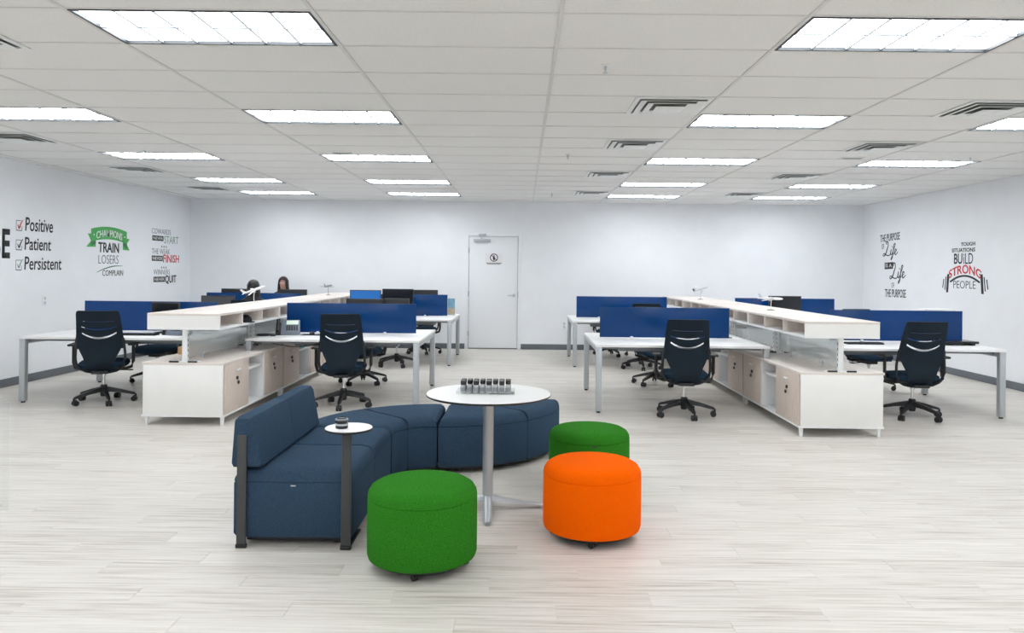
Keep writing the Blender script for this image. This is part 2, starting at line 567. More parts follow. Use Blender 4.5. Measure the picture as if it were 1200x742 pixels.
for x, y, s in ((-2.09, 8.72, 'left'), (3.80, 8.72, 'right')):
    d = thing('ceiling_grille', 'small pale slotted grille in the %s half of the ceiling' % s, 'grille', (x, y, ZC + 0.003), 0, 'small ceiling grilles')
    obj('plate', MB().box(-0.13, 0.13, -0.07, 0.07, -0.010, 0, 0.003), 'ventw', d)
    for j in range(3):
        obj('slot', MB().box(-0.11, 0.11, -0.045 + j * 0.035, -0.030 + j * 0.035, -0.012, -0.0095), 'lab', d)

# ================================================================ WALL GRAPHICS
def text_mesh(s, bold=0.0, shear=0.0, spacing=1.0):
    cu = bpy.data.curves.new('t', 'FONT')
    cu.body = s
    cu.size = 1
    cu.shear = shear
    cu.offset = bold
    cu.space_character = spacing
    cu.resolution_u = 3
    o = bpy.data.objects.new('t', cu)
    C.objects.link(o)
    dg = bpy.context.evaluated_depsgraph_get()
    me = bpy.data.meshes.new_from_object(o.evaluated_get(dg))
    bpy.data.objects.remove(o)
    bpy.data.curves.remove(cu)
    xs = [v.co.x for v in me.vertices]
    ys = [v.co.y for v in me.vertices]
    a, b, c, d = min(xs), max(xs), min(ys), max(ys)
    for v in me.vertices:
        v.co = Vector(((v.co.x - a) / (b - a), (v.co.y - c) / (d - c), 0))
    return me

def poly_mesh(polys):
    """flat shapes: list of 2D polygons"""
    b = bmesh.new()
    for p in polys:
        vs = [b.verts.new((x, y, 0)) for x, y in p]
        b.faces.new(vs)
    bmesh.ops.triangulate(b, faces=b.faces)
    me = bpy.data.meshes.new('g')
    b.to_mesh(me)
    b.free()
    return me

def cat(pts, n=8):
    out = []
    P = [pts[0]] + list(pts) + [pts[-1]]
    for i in range(1, len(P) - 2):
        p0, p1, p2, p3 = P[i - 1:i + 3]
        for k in range(n):
            t = k / n
            out.append(tuple(0.5 * ((2 * p1[j]) + (-p0[j] + p2[j]) * t + (2 * p0[j] - 5 * p1[j] + 4 * p2[j] - p3[j]) * t * t + (-p0[j] + 3 * p1[j] - 3 * p2[j] + p3[j]) * t ** 3) for j in range(len(p1))))
    out.append(tuple(pts[-1]))
    return out

def strokes_mesh(strokes, aspect=1.0):
    """pen strokes: lists of (x, y, width) -> ribbons"""
    b = bmesh.new()
    for s in strokes:
        pts = cat(s)
        L = []
        for i, p in enumerate(pts):
            q0, q1 = pts[max(0, i - 1)], pts[min(len(pts) - 1, i + 1)]
            dx, dy = (q1[0] - q0[0]) * aspect, q1[1] - q0[1]
            l = math.hypot(dx, dy) or 1
            nx, ny = -dy / l, dx / l
            w = p[2] / 2
            L.append((b.verts.new((p[0] + nx * w / aspect, p[1] + ny * w, 0)), b.verts.new((p[0] - nx * w / aspect, p[1] - ny * w, 0))))
        for (a, c), (d, e) in zip(L, L[1:]):
            b.faces.new((a, c, e, d))
    me = bpy.data.meshes.new('g')
    b.to_mesh(me)
    b.free()
    return me

def on_wall(name, me, m, wall, box, parent, lift=0.001, warp=None, th=0.0015):
    """place a unit-square graphic on a wall: box = (start, end along wall as read, z0, z1)"""
    a, b_, z0, z1 = box
    for v in me.vertices:
        u, w = v.co.x, v.co.y
        if warp:
            u, w = warp(u, w)
        along = a + (b_ - a) * u
        z = z0 + (z1 - z0) * w
        if wall == 'L':
            v.co = Vector((XL + lift, along, z))
        elif wall == 'R':
            v.co = Vector((XR - lift, along, z))
        else:
            v.co = Vector((along, YB - lift, z))
    n = {'L': Vector((1, 0, 0)), 'R': Vector((-1, 0, 0)), 'B': Vector((0, -1, 0))}[wall]
    b = bmesh.new()
    b.from_mesh(me)
    for f in b.faces:
        if f.normal.dot(n) < 0:
            f.normal_flip()
    r = bmesh.ops.extrude_face_region(b, geom=list(b.faces))
    for e in r['geom']:
        if isinstance(e, bmesh.types.BMVert):
            e.co += n * th
    bmesh.ops.recalc_face_normals(b, faces=b.faces)
    b.to_mesh(me)
    b.free()
    if parent is not None:
        me.transform(Matrix.Translation(-Vector(parent.location)))
    return obj(name, me, m, parent)

def words(s, box, wall, m, parent, bold=0.0, shear=0.0, lift=0.001, warp=None, name='lettering'):
    return on_wall(name, text_mesh(s, bold, shear), m, wall, box, parent, lift, warp)

# --- BE / Positive Patient Persistent
t = thing('wall_decal', 'black BE checklist decal reading Positive, Patient, Persistent on left wall', 'wall decal', (XL, 9.9, 1.8), 0, 'wall lettering')
words('B', (9.22, 9.375, 1.62, 1.99), 'L', 'ink', t, 0.03)
words('E', (9.405, 9.55, 1.62, 1.99), 'L', 'ink', t, 0.03)
words('Positive', (9.84, 10.42, 1.985, 2.165), 'L', 'ink', t, 0.008, 0.08)
words('Patient', (9.83, 10.38, 1.735, 1.905), 'L', 'ink', t, 0.008, 0.08)
words('Persistent', (9.83, 10.62, 1.475, 1.65), 'L', 'ink', t, 0.008, 0.08)
for z, mm, bx in ((1.985, 'inkr', 'inkr'), (1.735, 'ink', 'inkg'), (1.475, 'inkmint', 'inkgd')):
    on_wall('check_box', strokes_mesh([[(0.0, 1, 0.06), (0.75, 1.0, 0.06)], [(0, 1, 0.05), (0.0, 0, 0.05)], [(0, 0, 0.09), (0.8, -0.02, 0.09)], [(0.8, 0.0, 0.05), (0.8, 0.45, 0.05)]]), 'inkg', 'L', (9.665, 9.80, z, z + 0.125), t)
    on_wall('check_mark', strokes_mesh([[(0.18, 0.62, 0.05), (0.38, 0.25, 0.16), (0.42, 0.24, 0.16), (0.7, 0.8, 0.12), (0.98, 1.12, 0.05)]]), mm, 'L', (9.665, 9.80, z, z + 0.125), t, 0.003)
# --- CHAMPIONS TRAIN LOSERS COMPLAIN
t = thing('wall_decal', 'green ribbon decal reading Champions train, Losers complain on left wall', 'wall decal', (XL, 11.84, 1.75), 0, 'wall lettering')
arch = lambda k: (lambda u, w: (u, w + k * (1 - (2 * u - 1) ** 2)))
tail = [[(0, 0.08), (0.10, 0.42), (0.03, 0.80), (0.20, 0.78), (0.20, 0.10)], [(1, 0.0), (0.92, 0.36), (1.0, 0.66), (0.83, 0.70), (0.83, 0.02)]]
on_wall('ribbon_tail', poly_mesh(tail), 'inkgr', 'L', (11.22, 12.46, 1.80, 2.08), t)
on_wall('ribbon_fold', poly_mesh([[(0.10, 0.0), (0.20, 0.12), (0.20, 0.30), (0.10, 0.30)], [(0.93, -0.05), (0.83, 0.10), (0.83, 0.28), (0.93, 0.25)]]), 'inkgd', 'L', (11.22, 12.46, 1.84, 2.12), t, 0.0028)
band = [[(i / 12, 0), ((i + 1) / 12, 0), ((i + 1) / 12, 1), (i / 12, 1)] for i in range(12)]
on_wall('ribbon', poly_mesh(band), 'inkgr', 'L', (11.34, 12.36, 1.905, 2.10), t, 0.0045, arch(0.27))
words('CHAMPIONS', (11.47, 12.21, 1.945, 2.06), 'L', 'inkw', t, 0.015, 0, 0.010, arch(0.40))
for u in (11.40, 12.28):
    on_wall('ribbon_dot', poly_mesh([[(0.5 + 0.5 * math.cos(a), 0.5 + 0.5 * math.sin(a)) for a in [i * PI / 4 for i in range(8)]]]), 'inkw', 'L', (u, u + 0.03, 2.0, 2.025), t, 0.0062)
words('TRAIN', (11.54, 12.13, 1.75, 1.905), 'L', 'ink', t, 0.02)
words('LOSERS', (11.55, 12.12, 1.575, 1.71), 'L', 'inkg', t, -0.012)
on_wall('swoosh', strokes_mesh([[(0, 0.0, 0.05), (0.3, 0.5, 0.14), (0.65, 0.85, 0.14), (1, 0.9, 0.04)]], 6), 'inkgd', 'L', (11.50, 12.25, 1.44, 1.555), t)
words('COMPLAIN', (11.66, 12.26, 1.385, 1.475), 'L', 'ink', t, 0.0)
# --- COWARDS NEVER START ...
t = thing('wall_decal', 'decal reading Cowards never start, Weak never finish, Winners never quit', 'wall decal', (XL, 13.7, 1.7), 0, 'wall lettering')
words('COWARDS', (13.20, 13.91, 2.125, 2.215), 'L', 'inkg', t, -0.012)
words('THE WEAK', (13.21, 13.88, 1.765, 1.86), 'L', 'inkg', t, -0.012)
words('WINNERS', (13.28, 13.89, 1.40, 1.49), 'L', 'inkg', t, -0.012)
for (a, b_, z0, z1) in ((13.22, 13.63, 2.0, 2.09), (13.21, 13.61, 1.64, 1.735), (13.28, 13.70, 1.265, 1.36)):
    on_wall('black_bar', poly_mesh([[(0, 0), (1, 0), (1, 1), (0, 1)]]), 'ink', 'L', (a, b_, z0, z1), t)
    words('NEVER', (a + 0.03, b_ - 0.03, z0 + 0.02, z1 - 0.02), 'L', 'inkw', t, 0.0, 0, 0.005)
words('START', (13.66, 14.22, 1.965, 2.10), 'L', 'inkmint', t, -0.005)
words('FINISH', (13.63, 14.25, 1.615, 1.76), 'L', 'inkr', t, 0.015)
words('QUIT', (13.71, 14.15, 1.22, 1.385), 'L', 'ink', t, 0.02)
for z in (1.885, 1.51):
    on_wall('dot_row', poly_mesh([[(a, 0), (a + 0.2, 0), (a + 0.1, 1)] for a in (0, 0.4, 0.8)]), 'ink', 'L', (13.55, 13.76, z, z + 0.04), t)
# --- THE PURPOSE OF LIFE
t = thing('wall_decal', 'black script decal reading The purpose of Life on right wall', 'wall decal', (XR, 13.55, 1.7), 0, 'wall lettering')
LIFE = [
    # L
    [(0.30, 0.86, 0.05), (0.22, 0.97, 0.06), (0.32, 1.0, 0.07), (0.38, 0.85, 0.07), (0.30, 0.60, 0.09), (0.20, 0.34, 0.09), (0.08, 0.22, 0.06), (0.02, 0.28, 0.05), (0.10, 0.36, 0.05), (0.25, 0.27, 0.06), (0.42, 0.24, 0.05), (0.5, 0.32, 0.05)],
    # i
    [(0.50, 0.32, 0.04), (0.57, 0.56, 0.08), (0.53, 0.34, 0.08), (0.58, 0.28, 0.06), (0.66, 0.40, 0.04)],
    [(0.615, 0.70, 0.07), (0.64, 0.74, 0.07)],
    # f
    [(0.66, 0.40, 0.04), (0.80, 0.72, 0.05), (0.83, 0.86, 0.06), (0.76, 0.84, 0.07), (0.70, 0.50, 0.09), (0.64, 0.14, 0.09), (0.56, 0.0, 0.06), (0.58, 0.12, 0.04), (0.74, 0.34, 0.04)],
    # e
    [(0.74, 0.34, 0.04), (0.88, 0.46, 0.05), (0.90, 0.56, 0.06), (0.82, 0.54, 0.07), (0.80, 0.36, 0.08), (0.86, 0.28, 0.06), (1.0, 0.42, 0.04)]]
PW_ = lambda k: (lambda u, w: (u, w + k * u))
words('THE PURPOSE', (14.02, 13.30, 2.13, 2.265), 'R', 'ink', t, 0.01, 0, 0.001, PW_(0.18))
words('OF', (13.96, 13.87, 2.0, 2.10), 'R', 'ink', t, -0.005)
on_wall('script_lettering', strokes_mesh(LIFE, 1.8), 'ink', 'R', (13.92, 13.36, 1.80, 2.13), t)
on_wall('black_box', poly_mesh([[(0, 0), (1, 0.08), (1, 1), (0, 0.92)]]), 'ink', 'R', (13.84, 13.53, 1.63, 1.76), t)
words('IS A', (13.80, 13.57, 1.665, 1.73), 'R', 'inkw', t, 0.0, 0, 0.005)
on_wall('script_lettering', strokes_mesh(LIFE, 1.8), 'ink', 'R', (13.66, 13.08, 1.38, 1.74), t)
words('OF', (13.58, 13.48, 1.30, 1.39), 'R', 'ink', t, -0.005)
words('THE PURPOSE', (13.82, 13.07, 1.125, 1.27), 'R', 'ink', t, 0.01, 0, 0.001, PW_(0.05))
# --- TOUGH SITUATIONS BUILD STRONG PEOPLE
t = thing('wall_decal', 'barbell decal reading Tough situations build strong people on right wall', 'wall decal', (XR, 11.33, 1.65), 0, 'wall lettering')
words('TOUGH', (11.44, 11.08, 1.975, 2.03), 'R', 'ink', t, 0.02)
words('SITUATIONS', (11.68, 11.08, 1.885, 1.945), 'R', 'ink', t, 0.02)
words('BU', (11.62, 11.40, 1.705, 1.865), 'R', 'ink', t, 0.015)
words('iLD', (11.37, 11.13, 1.705, 1.865), 'R', 'ink', t, 0.0)
words('STRONG', (11.76, 10.92, 1.475, 1.60), 'R', 'inkr', t, 0.02, 0, 0.001, lambda u, w: (u, w * (1 + 0.1 * (1 - (2 * u - 1) ** 2)) + 0.65 * (1 - (2 * u - 1) ** 2)))
words('PEOPLE', (11.63, 11.06, 1.335, 1.45), 'R', 'ink', t, -0.01)
on_wall('bar', strokes_mesh([[(0, 0, 0.3), (0.25, 0.75, 0.3), (0.5, 1, 0.3), (0.75, 0.75, 0.3), (1, 0, 0.3)]], 6), 'ink', 'R', (11.72, 10.96, 1.43, 1.525), t)
for x0, sg in ((11.77, 1), (10.92, -1)):
    for j, (wd, h) in enumerate(((0.055, 0.15), (0.022, 0.11), (0.022, 0.075))):
        xc = x0 + sg * (0.0 + 0.062 * j if j else 0)
        sl = sg * 0.06
        b0 = 1.42 - h * 0.9
        b1 = 1.42 + h
        me = poly_mesh([[(xc - sl * -1 * 0.5 - wd / 2, 0), (xc - sl * -1 * 0.5 + wd / 2, 0), (xc + sl * 0 + wd / 2 - sl * 0.0, 1), (xc - wd / 2, 1)]])
        on_wall('weight_plate', me, 'ink', 'R', (0, 1, b0 - 0.02, b1 - 0.02), t)

# --- door sign
t = thing('door_sign', 'white prohibition notice with dark ring stuck on the door', 'sign', (-0.555, YB - 0.001, 1.755))
sg = MB().box(-0.17, 0.17, -0.004, 0, -0.115, 0.115)
obj('sign_plate', sg, 'paper', t)
M['ringc'] = mat('ring_ink', (0.055, 0.02, 0.04), 0.5)
def flat_poly(polys, y):
    b = MB()
    for p in polys:
        bb = bmesh.new()
        bb.faces.new([bb.verts.new((x, y, z)) for x, z in p])
        b.merge(bb)
    return b
NR = 28
rg = [[(r * math.cos(a), 0.03 + r * math.sin(a)) for r, a in ((0.062, 2 * PI * i / NR), (0.079, 2 * PI * i / NR), (0.079, 2 * PI * (i + 1) / NR), (0.062, 2 * PI * (i + 1) / NR))] for i in range(NR)]
rg.append([(-0.056, 0.076), (-0.046, 0.086), (0.056, -0.016), (0.046, -0.026)])
obj('prohibition_ring', flat_poly(rg, -0.0052), 'ringc', t)
obj('pictogram', flat_poly([[(0.014 * math.cos(a), 0.065 + 0.014 * math.sin(a)) for a in [i * PI / 5 for i in range(10)]], [(-0.018, 0.05), (-0.02, 0.01), (-0.01, -0.022), (0.012, -0.022), (0.02, 0.01), (0.02, 0.05)]], -0.0047), 'ink', t)
obj('notice_line', flat_poly([[(-0.15, -0.082), (0.15, -0.082), (0.15, -0.070), (-0.15, -0.070)], [(-0.13, -0.102), (0.13, -0.102), (0.13, -0.092), (-0.13, -0.092)]], -0.0047), 'inkg', t)

# --- outlets
def outlet(label, loc, rz):
    o = thing('wall_outlet', label, 'outlet', loc, rz)
    obj('cover_plate', MB().box(-0.045, 0.045, -0.008, 0, -0.07, 0.07, 0.003), 'whitem', o)
    for dz in (-0.03, 0.03):
        obj('socket', MB().box(-0.018, 0.018, -0.011, -0.007, dz - 0.02, dz + 0.02, 0.002), 'lgrey', o)
outlet('white switch plate on left wall under the checklist decal', (XL, 10.25, 1.06), PI / 2)
outlet('white outlet plate low on back wall right of the door', (0.83, YB, 0.48), 0)

# ================================================================ STORAGE RUNS
UNIT = 1.8
def make_cabinet():
    """double-sided low cabinet, 1.8 long (y 0..1.8), 0.8 wide, doors on both faces"""
    t = thing('storage_cabinet', '', 'cabinet')
    obj('end_panel', MB().box(-0.385, 0.385, 0.0, 0.02, 0.10, 0.585, 0.002), 'cream', t)
    obj('end_panel', MB().box(-0.385, 0.385, UNIT - 0.02, UNIT - 0.001, 0.10, 0.585, 0.002), 'cream', t)
    obj('bottom_panel', MB().box(-0.40, 0.40, 0.0, UNIT - 0.001, 0.085, 0.105, 0.002), 'whitem', t)
    obj('top_panel', MB().box(-0.40, 0.40, 0.0, UNIT - 0.001, 0.585, 0.61, 0.002), 'woodh', t)
    obj('centre_panel', MB().box(-0.01, 0.01, 0.02, UNIT - 0.02, 0.105, 0.585), 'cream', t)
    for s in (-1, 1):
        for y in (0.65, 1.12):
            obj('divider', MB().box(min(s * 0.012, s * 0.393), max(s * 0.012, s * 0.393), y, y + 0.022, 0.105, 0.585, 0.001), 'whitem', t)
        obj('cubby_shelf', MB().box(min(s * 0.012, s * 0.385), max(s * 0.012, s * 0.385), 0.672, 1.12, 0.455, 0.475, 0.002), 'whitem', t)
        for i, (y0, y1) in enumerate(((0.024, 0.650), (1.142, 1.776))):
            d = obj('cabinet_door', MB().box(min(s * 0.382, s * 0.400), max(s * 0.382, s * 0.400), y0 + 0.002, y1 - 0.002, 0.108, 0.583, 0.002), 'wood', t)
            yc = (y0 + y1) / 2
            obj('handle', MB().box(min(s * 0.400, s * 0.418), max(s * 0.400, s * 0.418), yc - 0.055, yc + 0.055, 0.498, 0.512, 0.003), 'whitem', d)
            for dz, dy in ((0.425, -0.015), (0.375, 0.015)):
                obj('lock', MB().cyl((s * 0.400, yc + dy, dz), (s * 0.412, yc + dy, dz), 0.017, n=14), 'black', d)
        for y in (0.045, UNIT - 0.05):
            obj('foot', MB().cyl((s * 0.365, y, 0), (s * 0.365, y, 0.086), 0.016, 0.022, n=12), 'whitem', t)
    return t

def make_shelf():
    """raised shelf box on posts with a clear panel, one unit of 1.8"""
    t = thing('raised_shelf', '', 'shelf')
    obj('top_board', MB().box(-0.35, 0.35, 0, UNIT - 0.001, 1.062, 1.085, 0.002), 'woodh', t)
    obj('bottom_board', MB().box(-0.35, 0.35, 0, UNIT - 0.001, 0.925, 0.945, 0.002), 'whitem', t)
    obj('end_board', MB().box(-0.349, 0.349, 0.001, 0.02, 0.945, 1.062), 'cream', t)
    obj('back_board', MB().box(-0.008, 0.008, 0.02, UNIT - 0.02, 0.945, 1.062), 'wood', t)
    for s in (-1, 1):
        for y in (0.6, 1.2, 1.782):
            obj('divider', MB().box(min(s * 0.008, s * 0.349), max(s * 0.008, s * 0.349), y - 0.01, y + 0.01, 0.945, 1.062), 'woodh', t)
    for y in (0.05, 1.74):
        p = obj('post', MB().box(-0.025, 0.025, y - 0.02, y + 0.02, 0.622, 0.925, 0.003), 'whitem', t)
        for s in (-1, 1):
            for k in range(5):
                obj('post_slot', MB().box(min(s * 0.0245, s * 0.0262), max(s * 0.0245, s * 0.0262), y - 0.006, y + 0.006, 0.66 + k * 0.05, 0.685 + k * 0.05), 'dark', p)
        f = obj('post_foot', MB().box(-0.14, 0.14, y - 0.045, y + 0.025, 0.611, 0.622, 0.002), 'whitem', t)
        for s in (-1, 1):
            obj('foot_tab', MB().box(s * 0.09 - 0.045, s * 0.09 + 0.045, y - 0.052, y - 0.0455, 0.6115, 0.627), 'dark', f)
    obj('clear_panel', MB().box(-0.004, 0.004, 0.08, 1.71, 0.64, 0.918, 0.001), 'frost', t)
    for y in (0.45, 1.35):
        obj('panel_clip', MB().box(-0.012, 0.012, y - 0.012, y + 0.012, 0.611, 0.665, 0.002), 'lgrey', t)
    return t

RUNS = {'left': (-3.26, 7.27), 'right': (3.0, 7.05)}
NTH = ['nearest', 'second', 'third', 'farthest']
c0, s0 = make_cabinet(), make_shelf()
frst = True
for side, (x, y) in RUNS.items():
    for i in range(4):
        lc = '%s low white cabinet with pale wood doors in the %s run' % (NTH[i], side)
        ls = '%s unit of the raised white cubby shelf over the %s cabinets' % (NTH[i], side)
        loc = (x, y + i * UNIT, 0)
        if frst:
            c0.location = loc; c0['label'] = lc; c0['group'] = 'low storage cabinets'
            s0.location = loc; s0['label'] = ls; s0['group'] = 'raised cubby shelves'
            frst = False
        else:
            dup(c0, lc, loc, 0, 'low storage cabinets')
            dup(s0, ls, loc, 0, 'raised cubby shelves')

# ================================================================ DESKS
def make_desk(xin, xout, depth):
    """bench for two facing seats; xin = end resting on the cabinets, xout = legged end (local x), y centred"""
    t = thing('bench_desk', '', 'desk')
    a, b_ = min(xin, xout), max(xin, xout)
    h = depth / 2
    s = 1 if xout > xin else -1
    for y0, y1 in ((-h, -0.012), (0.012, h)):
        obj('tabletop', MB().box(a, b_, y0, y1, 0.713, 0.74, 0.003), 'white', t)
    for y in (-h + 0.035, h - 0.035):
        lg = obj('leg', MB().box(xout - s * 0.035 - 0.032, xout - s * 0.035 + 0.032, y - 0.032, y + 0.032, 0.018, 0.712, 0.006), 'silver', t)
        obj('foot_pad', MB().cyl((xout - s * 0.035, y, 0), (xout - s * 0.035, y, 0.02), 0.022, n=12), 'black', lg)
        obj('support_block', MB().box(xin + s * 0.035 - 0.03, xin + s * 0.035 + 0.03, y - 0.03, y + 0.03, 0.611, 0.712, 0.003), 'silver', t)
    obj('end_rail', MB().box(xout - s * 0.035 - 0.02, xout - s * 0.035 + 0.02, -h + 0.068, h - 0.068, 0.655, 0.712, 0.003), 'silver', t)
    for y in (-h + 0.12, h - 0.12):
        obj('long_rail', MB().box(a + 0.07, b_ - 0.07, y - 0.02, y + 0.02, 0.684, 0.712, 0.003), 'grey', t)
    obj('cable_tray', MB().box(a + 0.35, b_ - 0.35, -0.11, 0.11, 0.60, 0.61).box(a + 0.35, b_ - 0.35, -0.11, -0.10, 0.61, 0.65).box(a + 0.35, b_ - 0.35, 0.10, 0.11, 0.61, 0.65).box(a + 0.4, a + 0.43, -0.1, 0.1, 0.65, 0.712).box(b_ - 0.43, b_ - 0.4, -0.1, 0.1, 0.65, 0.712), 'grey', t)
    return t

def screen(label, x0, x1, y):
    t = thing('desk_screen', label, 'desk divider', ((x0 + x1) / 2, y, 0.74), 0, 'blue desk screens')
    h = (x1 - x0) / 2
    obj('acrylic_panel', MB().box(-h, h, -0.004, 0.004, 0.012, 0.37, 0.002), 'blue', t)
    for u in (-h + 0.38, h - 0.38):
        obj('clamp', MB().lathe([(0, 0), (0.022, 0), (0.022, 0.014), (0.014, 0.024), (0, 0.026)], 16, Matrix.Translation((u, 0, 0.0))), 'whitem', t)
    return t

DESKS = [  # side, pair, xin, xout, yc, depth
    ('left cluster, aisle side', 'front', -3.08, -1.14, 9.20, 1.60, (-2.87, -1.29)),
    ('left cluster, aisle side', 'rear', -3.08, -1.12, 12.85, 1.66, (-2.87, -1.27)),
    ('left cluster, wall side', 'front', -3.44, -5.60, 9.20, 1.60, (-5.34, -3.72)),
    ('left cluster, wall side', 'rear', -3.44, -5.60, 12.80, 1.60, (-5.36, -3.75)),
    ('right cluster, aisle side', 'front', 2.69, 0.805, 8.96, 1.62, (0.93, 2.47)),
    ('right cluster, aisle side', 'rear', 2.69, 0.82, 12.84, 1.58, (0.93, 2.47)),
    ('right cluster, wall side', 'front', 3.30, 5.18, 8.85, 1.60, (3.62, 5.18)),
    ('right cluster, wall side', 'rear', 3.30, 5.30, 12.80, 1.60, (3.62, 5.31))]
for side, pair, xi, xo, yc, dp, sc in DESKS:
    d = make_desk(xi, xo, dp)
    d.location = (0, yc, 0)
    d['label'] = 'white-topped %s bench desk with grey legs in the %s' % (pair, side)
    d['group'] = 'bench desks'
    screen('blue translucent screen across the %s desk of the %s' % (pair, side), sc[0], sc[1], yc + 0.02)

# ================================================================ OFFICE CHAIRS
def bend(x, z):
    if z > 0.5:
        y = -0.225 - 0.13 * ((z - 0.5) / 0.55) ** 1.3 + 0.025 * math.sin(PI * (z - 0.5) / 0.55)
    else:
        y = -0.225 + 0.10 * ((0.5 - z) / 0.15) ** 2
    return y + 0.9 * x * x

def make_chair():
    t = thing('office_chair', '', 'office chair')
    # rows: z, half width, opening outer x, opening inner x, smile sag, kind of the cells down to the next row
    rows = [(1.050, .190, .172, .110, 0, 0), (1.042, .203, .182, .115, 0, 0), (1.015, .210, .186, .12, 0, 0), (0.985, .212, .188, .122, 0, 0), (0.946, .215, .19, .150, .012, 's'), (0.940, .2155, .19, .150, .014, 0), (0.920, .217, .19, .16, .030, 0),
            (0.900, .219, .195, .170, .050, 's'), (0.889, .2195, .195, .170, .054, 0), (0.873, .2205, .195, .17, .075, 0), (0.857, .2225, .195, .168, .102, 's'), (0.840, .2235, .195, .168, .108, 0), (0.80, .226, .20, .168, .105, 0), (0.745, .231, .206, .172, .082, 0), (0.70, .235, .210, .178, .048, 0),
            (0.660, .239, .218, .190, .016, 0), (0.625, .243, .226, .206, 0, 'o'), (0.60, .2455, .229, .196, 0, 'o'), (0.57, .248, .231, .182, 0, 'o'), (0.53, .2495, .232, .163, 0, 'o'), (0.49, .248, .229, .148, 0, 'o'), (0.455, .241, .220, .136, 0, 'o'), (0.425, .228, .203, .126, 0, 'o'),
            (0.398, .206, .176, .120, 0, 0), (0.375, .172, .145, .10, 0, 0), (0.358, .13, .11, .07, 0, 0), (0.348, .08, .065, .04, 0, 0)]
    b = bmesh.new()
    grid = []
    for z, w, ao, ai, sag, kd in rows:
        half = [ai * .25, ai * .5, ai * .75, ai, (ai + ao) / 2, ao, w]
        xs = [-x for x in reversed(half)] + [0.0] + half
        grid.append([b.verts.new((x, bend(x, z - sag * (1 - (x / w) ** 2)), z - sag * (1 - (x / w) ** 2))) for x in xs])
    nc = len(grid[0]) - 1
    for j in range(len(rows) - 1):
        for i in range(nc):
            if rows[j][5] == 's' and 3 <= i <= 10:
                continue
            if rows[j][5] == 'o' and i in (1, 2, 11, 12):
                continue
            b.faces.new((grid[j][i], grid[j][i + 1], grid[j + 1][i + 1], grid[j + 1][i]))
    loose = [v for v in b.verts if not v.link_faces]
    bmesh.ops.delete(b, geom=loose, context='VERTS')
    r = bmesh.ops.solidify(b, geom=list(b.faces), thickness=0.012)
    bmesh.ops.recalc_face_normals(b, faces=b.faces)
    bk = MB()
    bk.merge(b)
    obj('backrest', bk, 'mesh', t)
    # frame running round the lower back
    fr = [(s_ * x, bend(x, z) - 0.008, z) for s_, x, z in [(1, 0.228, 0.74), (1, 0.238, 0.66), (1, 0.245, 0.58), (1, 0.246, 0.50), (1, 0.235, 0.445), (1, 0.205, 0.40), (1, 0.15, 0.368), (1, 0.07, 0.352), (1, 0.0, 0.348)]]
    fr = fr + [(-x, y, z) for x, y, z in reversed(fr[:-1])]
    obj('back_frame', MB().tube(fr, 0.014, 8), 'black', t)
    # seat: rounded cushion
    def seat_loop(ins, z):
        pts = []
        for i in range(40):
            a = 2 * PI * i / 40
            ca, sa = math.cos(a), math.sin(a)
            e = 0.55
            x = math.copysign(abs(ca) ** e, ca) * (0.245 - ins)
            y = math.copysign(abs(sa) ** e, sa) * (0.235 - ins)
            drop = -0.03 * max(0, (y - 0.12) / 0.12) ** 2
            pts.append((x, y + 0.035, z + drop))
        return pts
    st = MB().rings([seat_loop(0.05, 0.405), seat_loop(0.012, 0.412), seat_loop(0.0, 0.435), seat_loop(0.004, 0.458), seat_loop(0.03, 0.478), seat_loop(0.10, 0.484)])
    obj('seat', st, 'seat', t)
    obj('seat_pan', MB().box(-0.20, 0.20, -0.16, 0.22, 0.385, 0.408, 0.01), 'black', t)
    mc = MB().box(-0.075, 0.075, -0.14, 0.10, 0.335, 0.39, 0.012).tube([(0.07, 0.03, 0.36), (0.18, 0.05, 0.355), (0.25, 0.06, 0.352)], 0.007)
    mc.box(0.24, 0.285, 0.045, 0.075, 0.345, 0.36, 0.004)
    mc.prism([(-0.06, -0.14), (0.06, -0.14), (0.08, -0.22), (-0.08, -0.22)], 0.345, 0.375)
    obj('tilt_mechanism', mc, 'black', t)
    for s in (-1, 1):
        a = MB().tube([(s * 0.10, -0.02, 0.385), (s * 0.22, -0.02, 0.378), (s * 0.285, -0.02, 0.40), (s * 0.30, -0.02, 0.46), (s * 0.30, -0.02, 0.56), (s * 0.30, -0.02, 0.648)], 0.018, 8)
        ar = obj('armrest', a, 'black', t)
        obj('arm_pad', MB().box(s * 0.30 - 0.042, s * 0.30 + 0.042, -0.13, 0.12, 0.645, 0.670, 0.012), 'black', ar)
    obj('gas_column', MB().cyl((0, 0, 0.13), (0, 0, 0.345), 0.014).cyl((0, 0, 0.30), (0, 0, 0.345), 0.022), 'chrome', t)
    obj('base_hub', MB().lathe([(0, 0.07), (0.032, 0.07), (0.038, 0.10), (0.036, 0.19), (0.028, 0.20), (0, 0.20)], 20), 'black', t)
    arm = MB()
    b = bmesh.new()
    secs = []
    for r, w, z0, z1 in ((0.02, 0.032, 0.125, 0.180), (0.16, 0.024, 0.108, 0.146), (0.30, 0.018, 0.078, 0.104), (0.318, 0.014, 0.074, 0.096)):
        secs.append([(r, -w, z0), (r, w, z0), (r, w * 0.7, z1), (r, -w * 0.7, z1)])
    arm.rings(secs)
    arm_me = arm.mesh('base_arm')
    arm_me.materials.append(M['black'])
    cs = MB()
    for s in (-1, 1):
        cs.cyl((0.305, s * 0.007, 0.030), (0.305, s * 0.027, 0.030), 0.030, n=18)
    cs.cyl((0.322, 0, 0.03), (0.322, 0, 0.085), 0.010, n=8)
    cs.box(0.292, 0.332, -0.007, 0.007, 0.025, 0.066, 0.004)
    cs_me = cs.mesh('caster')
    cs_me.materials.append(M['black'])
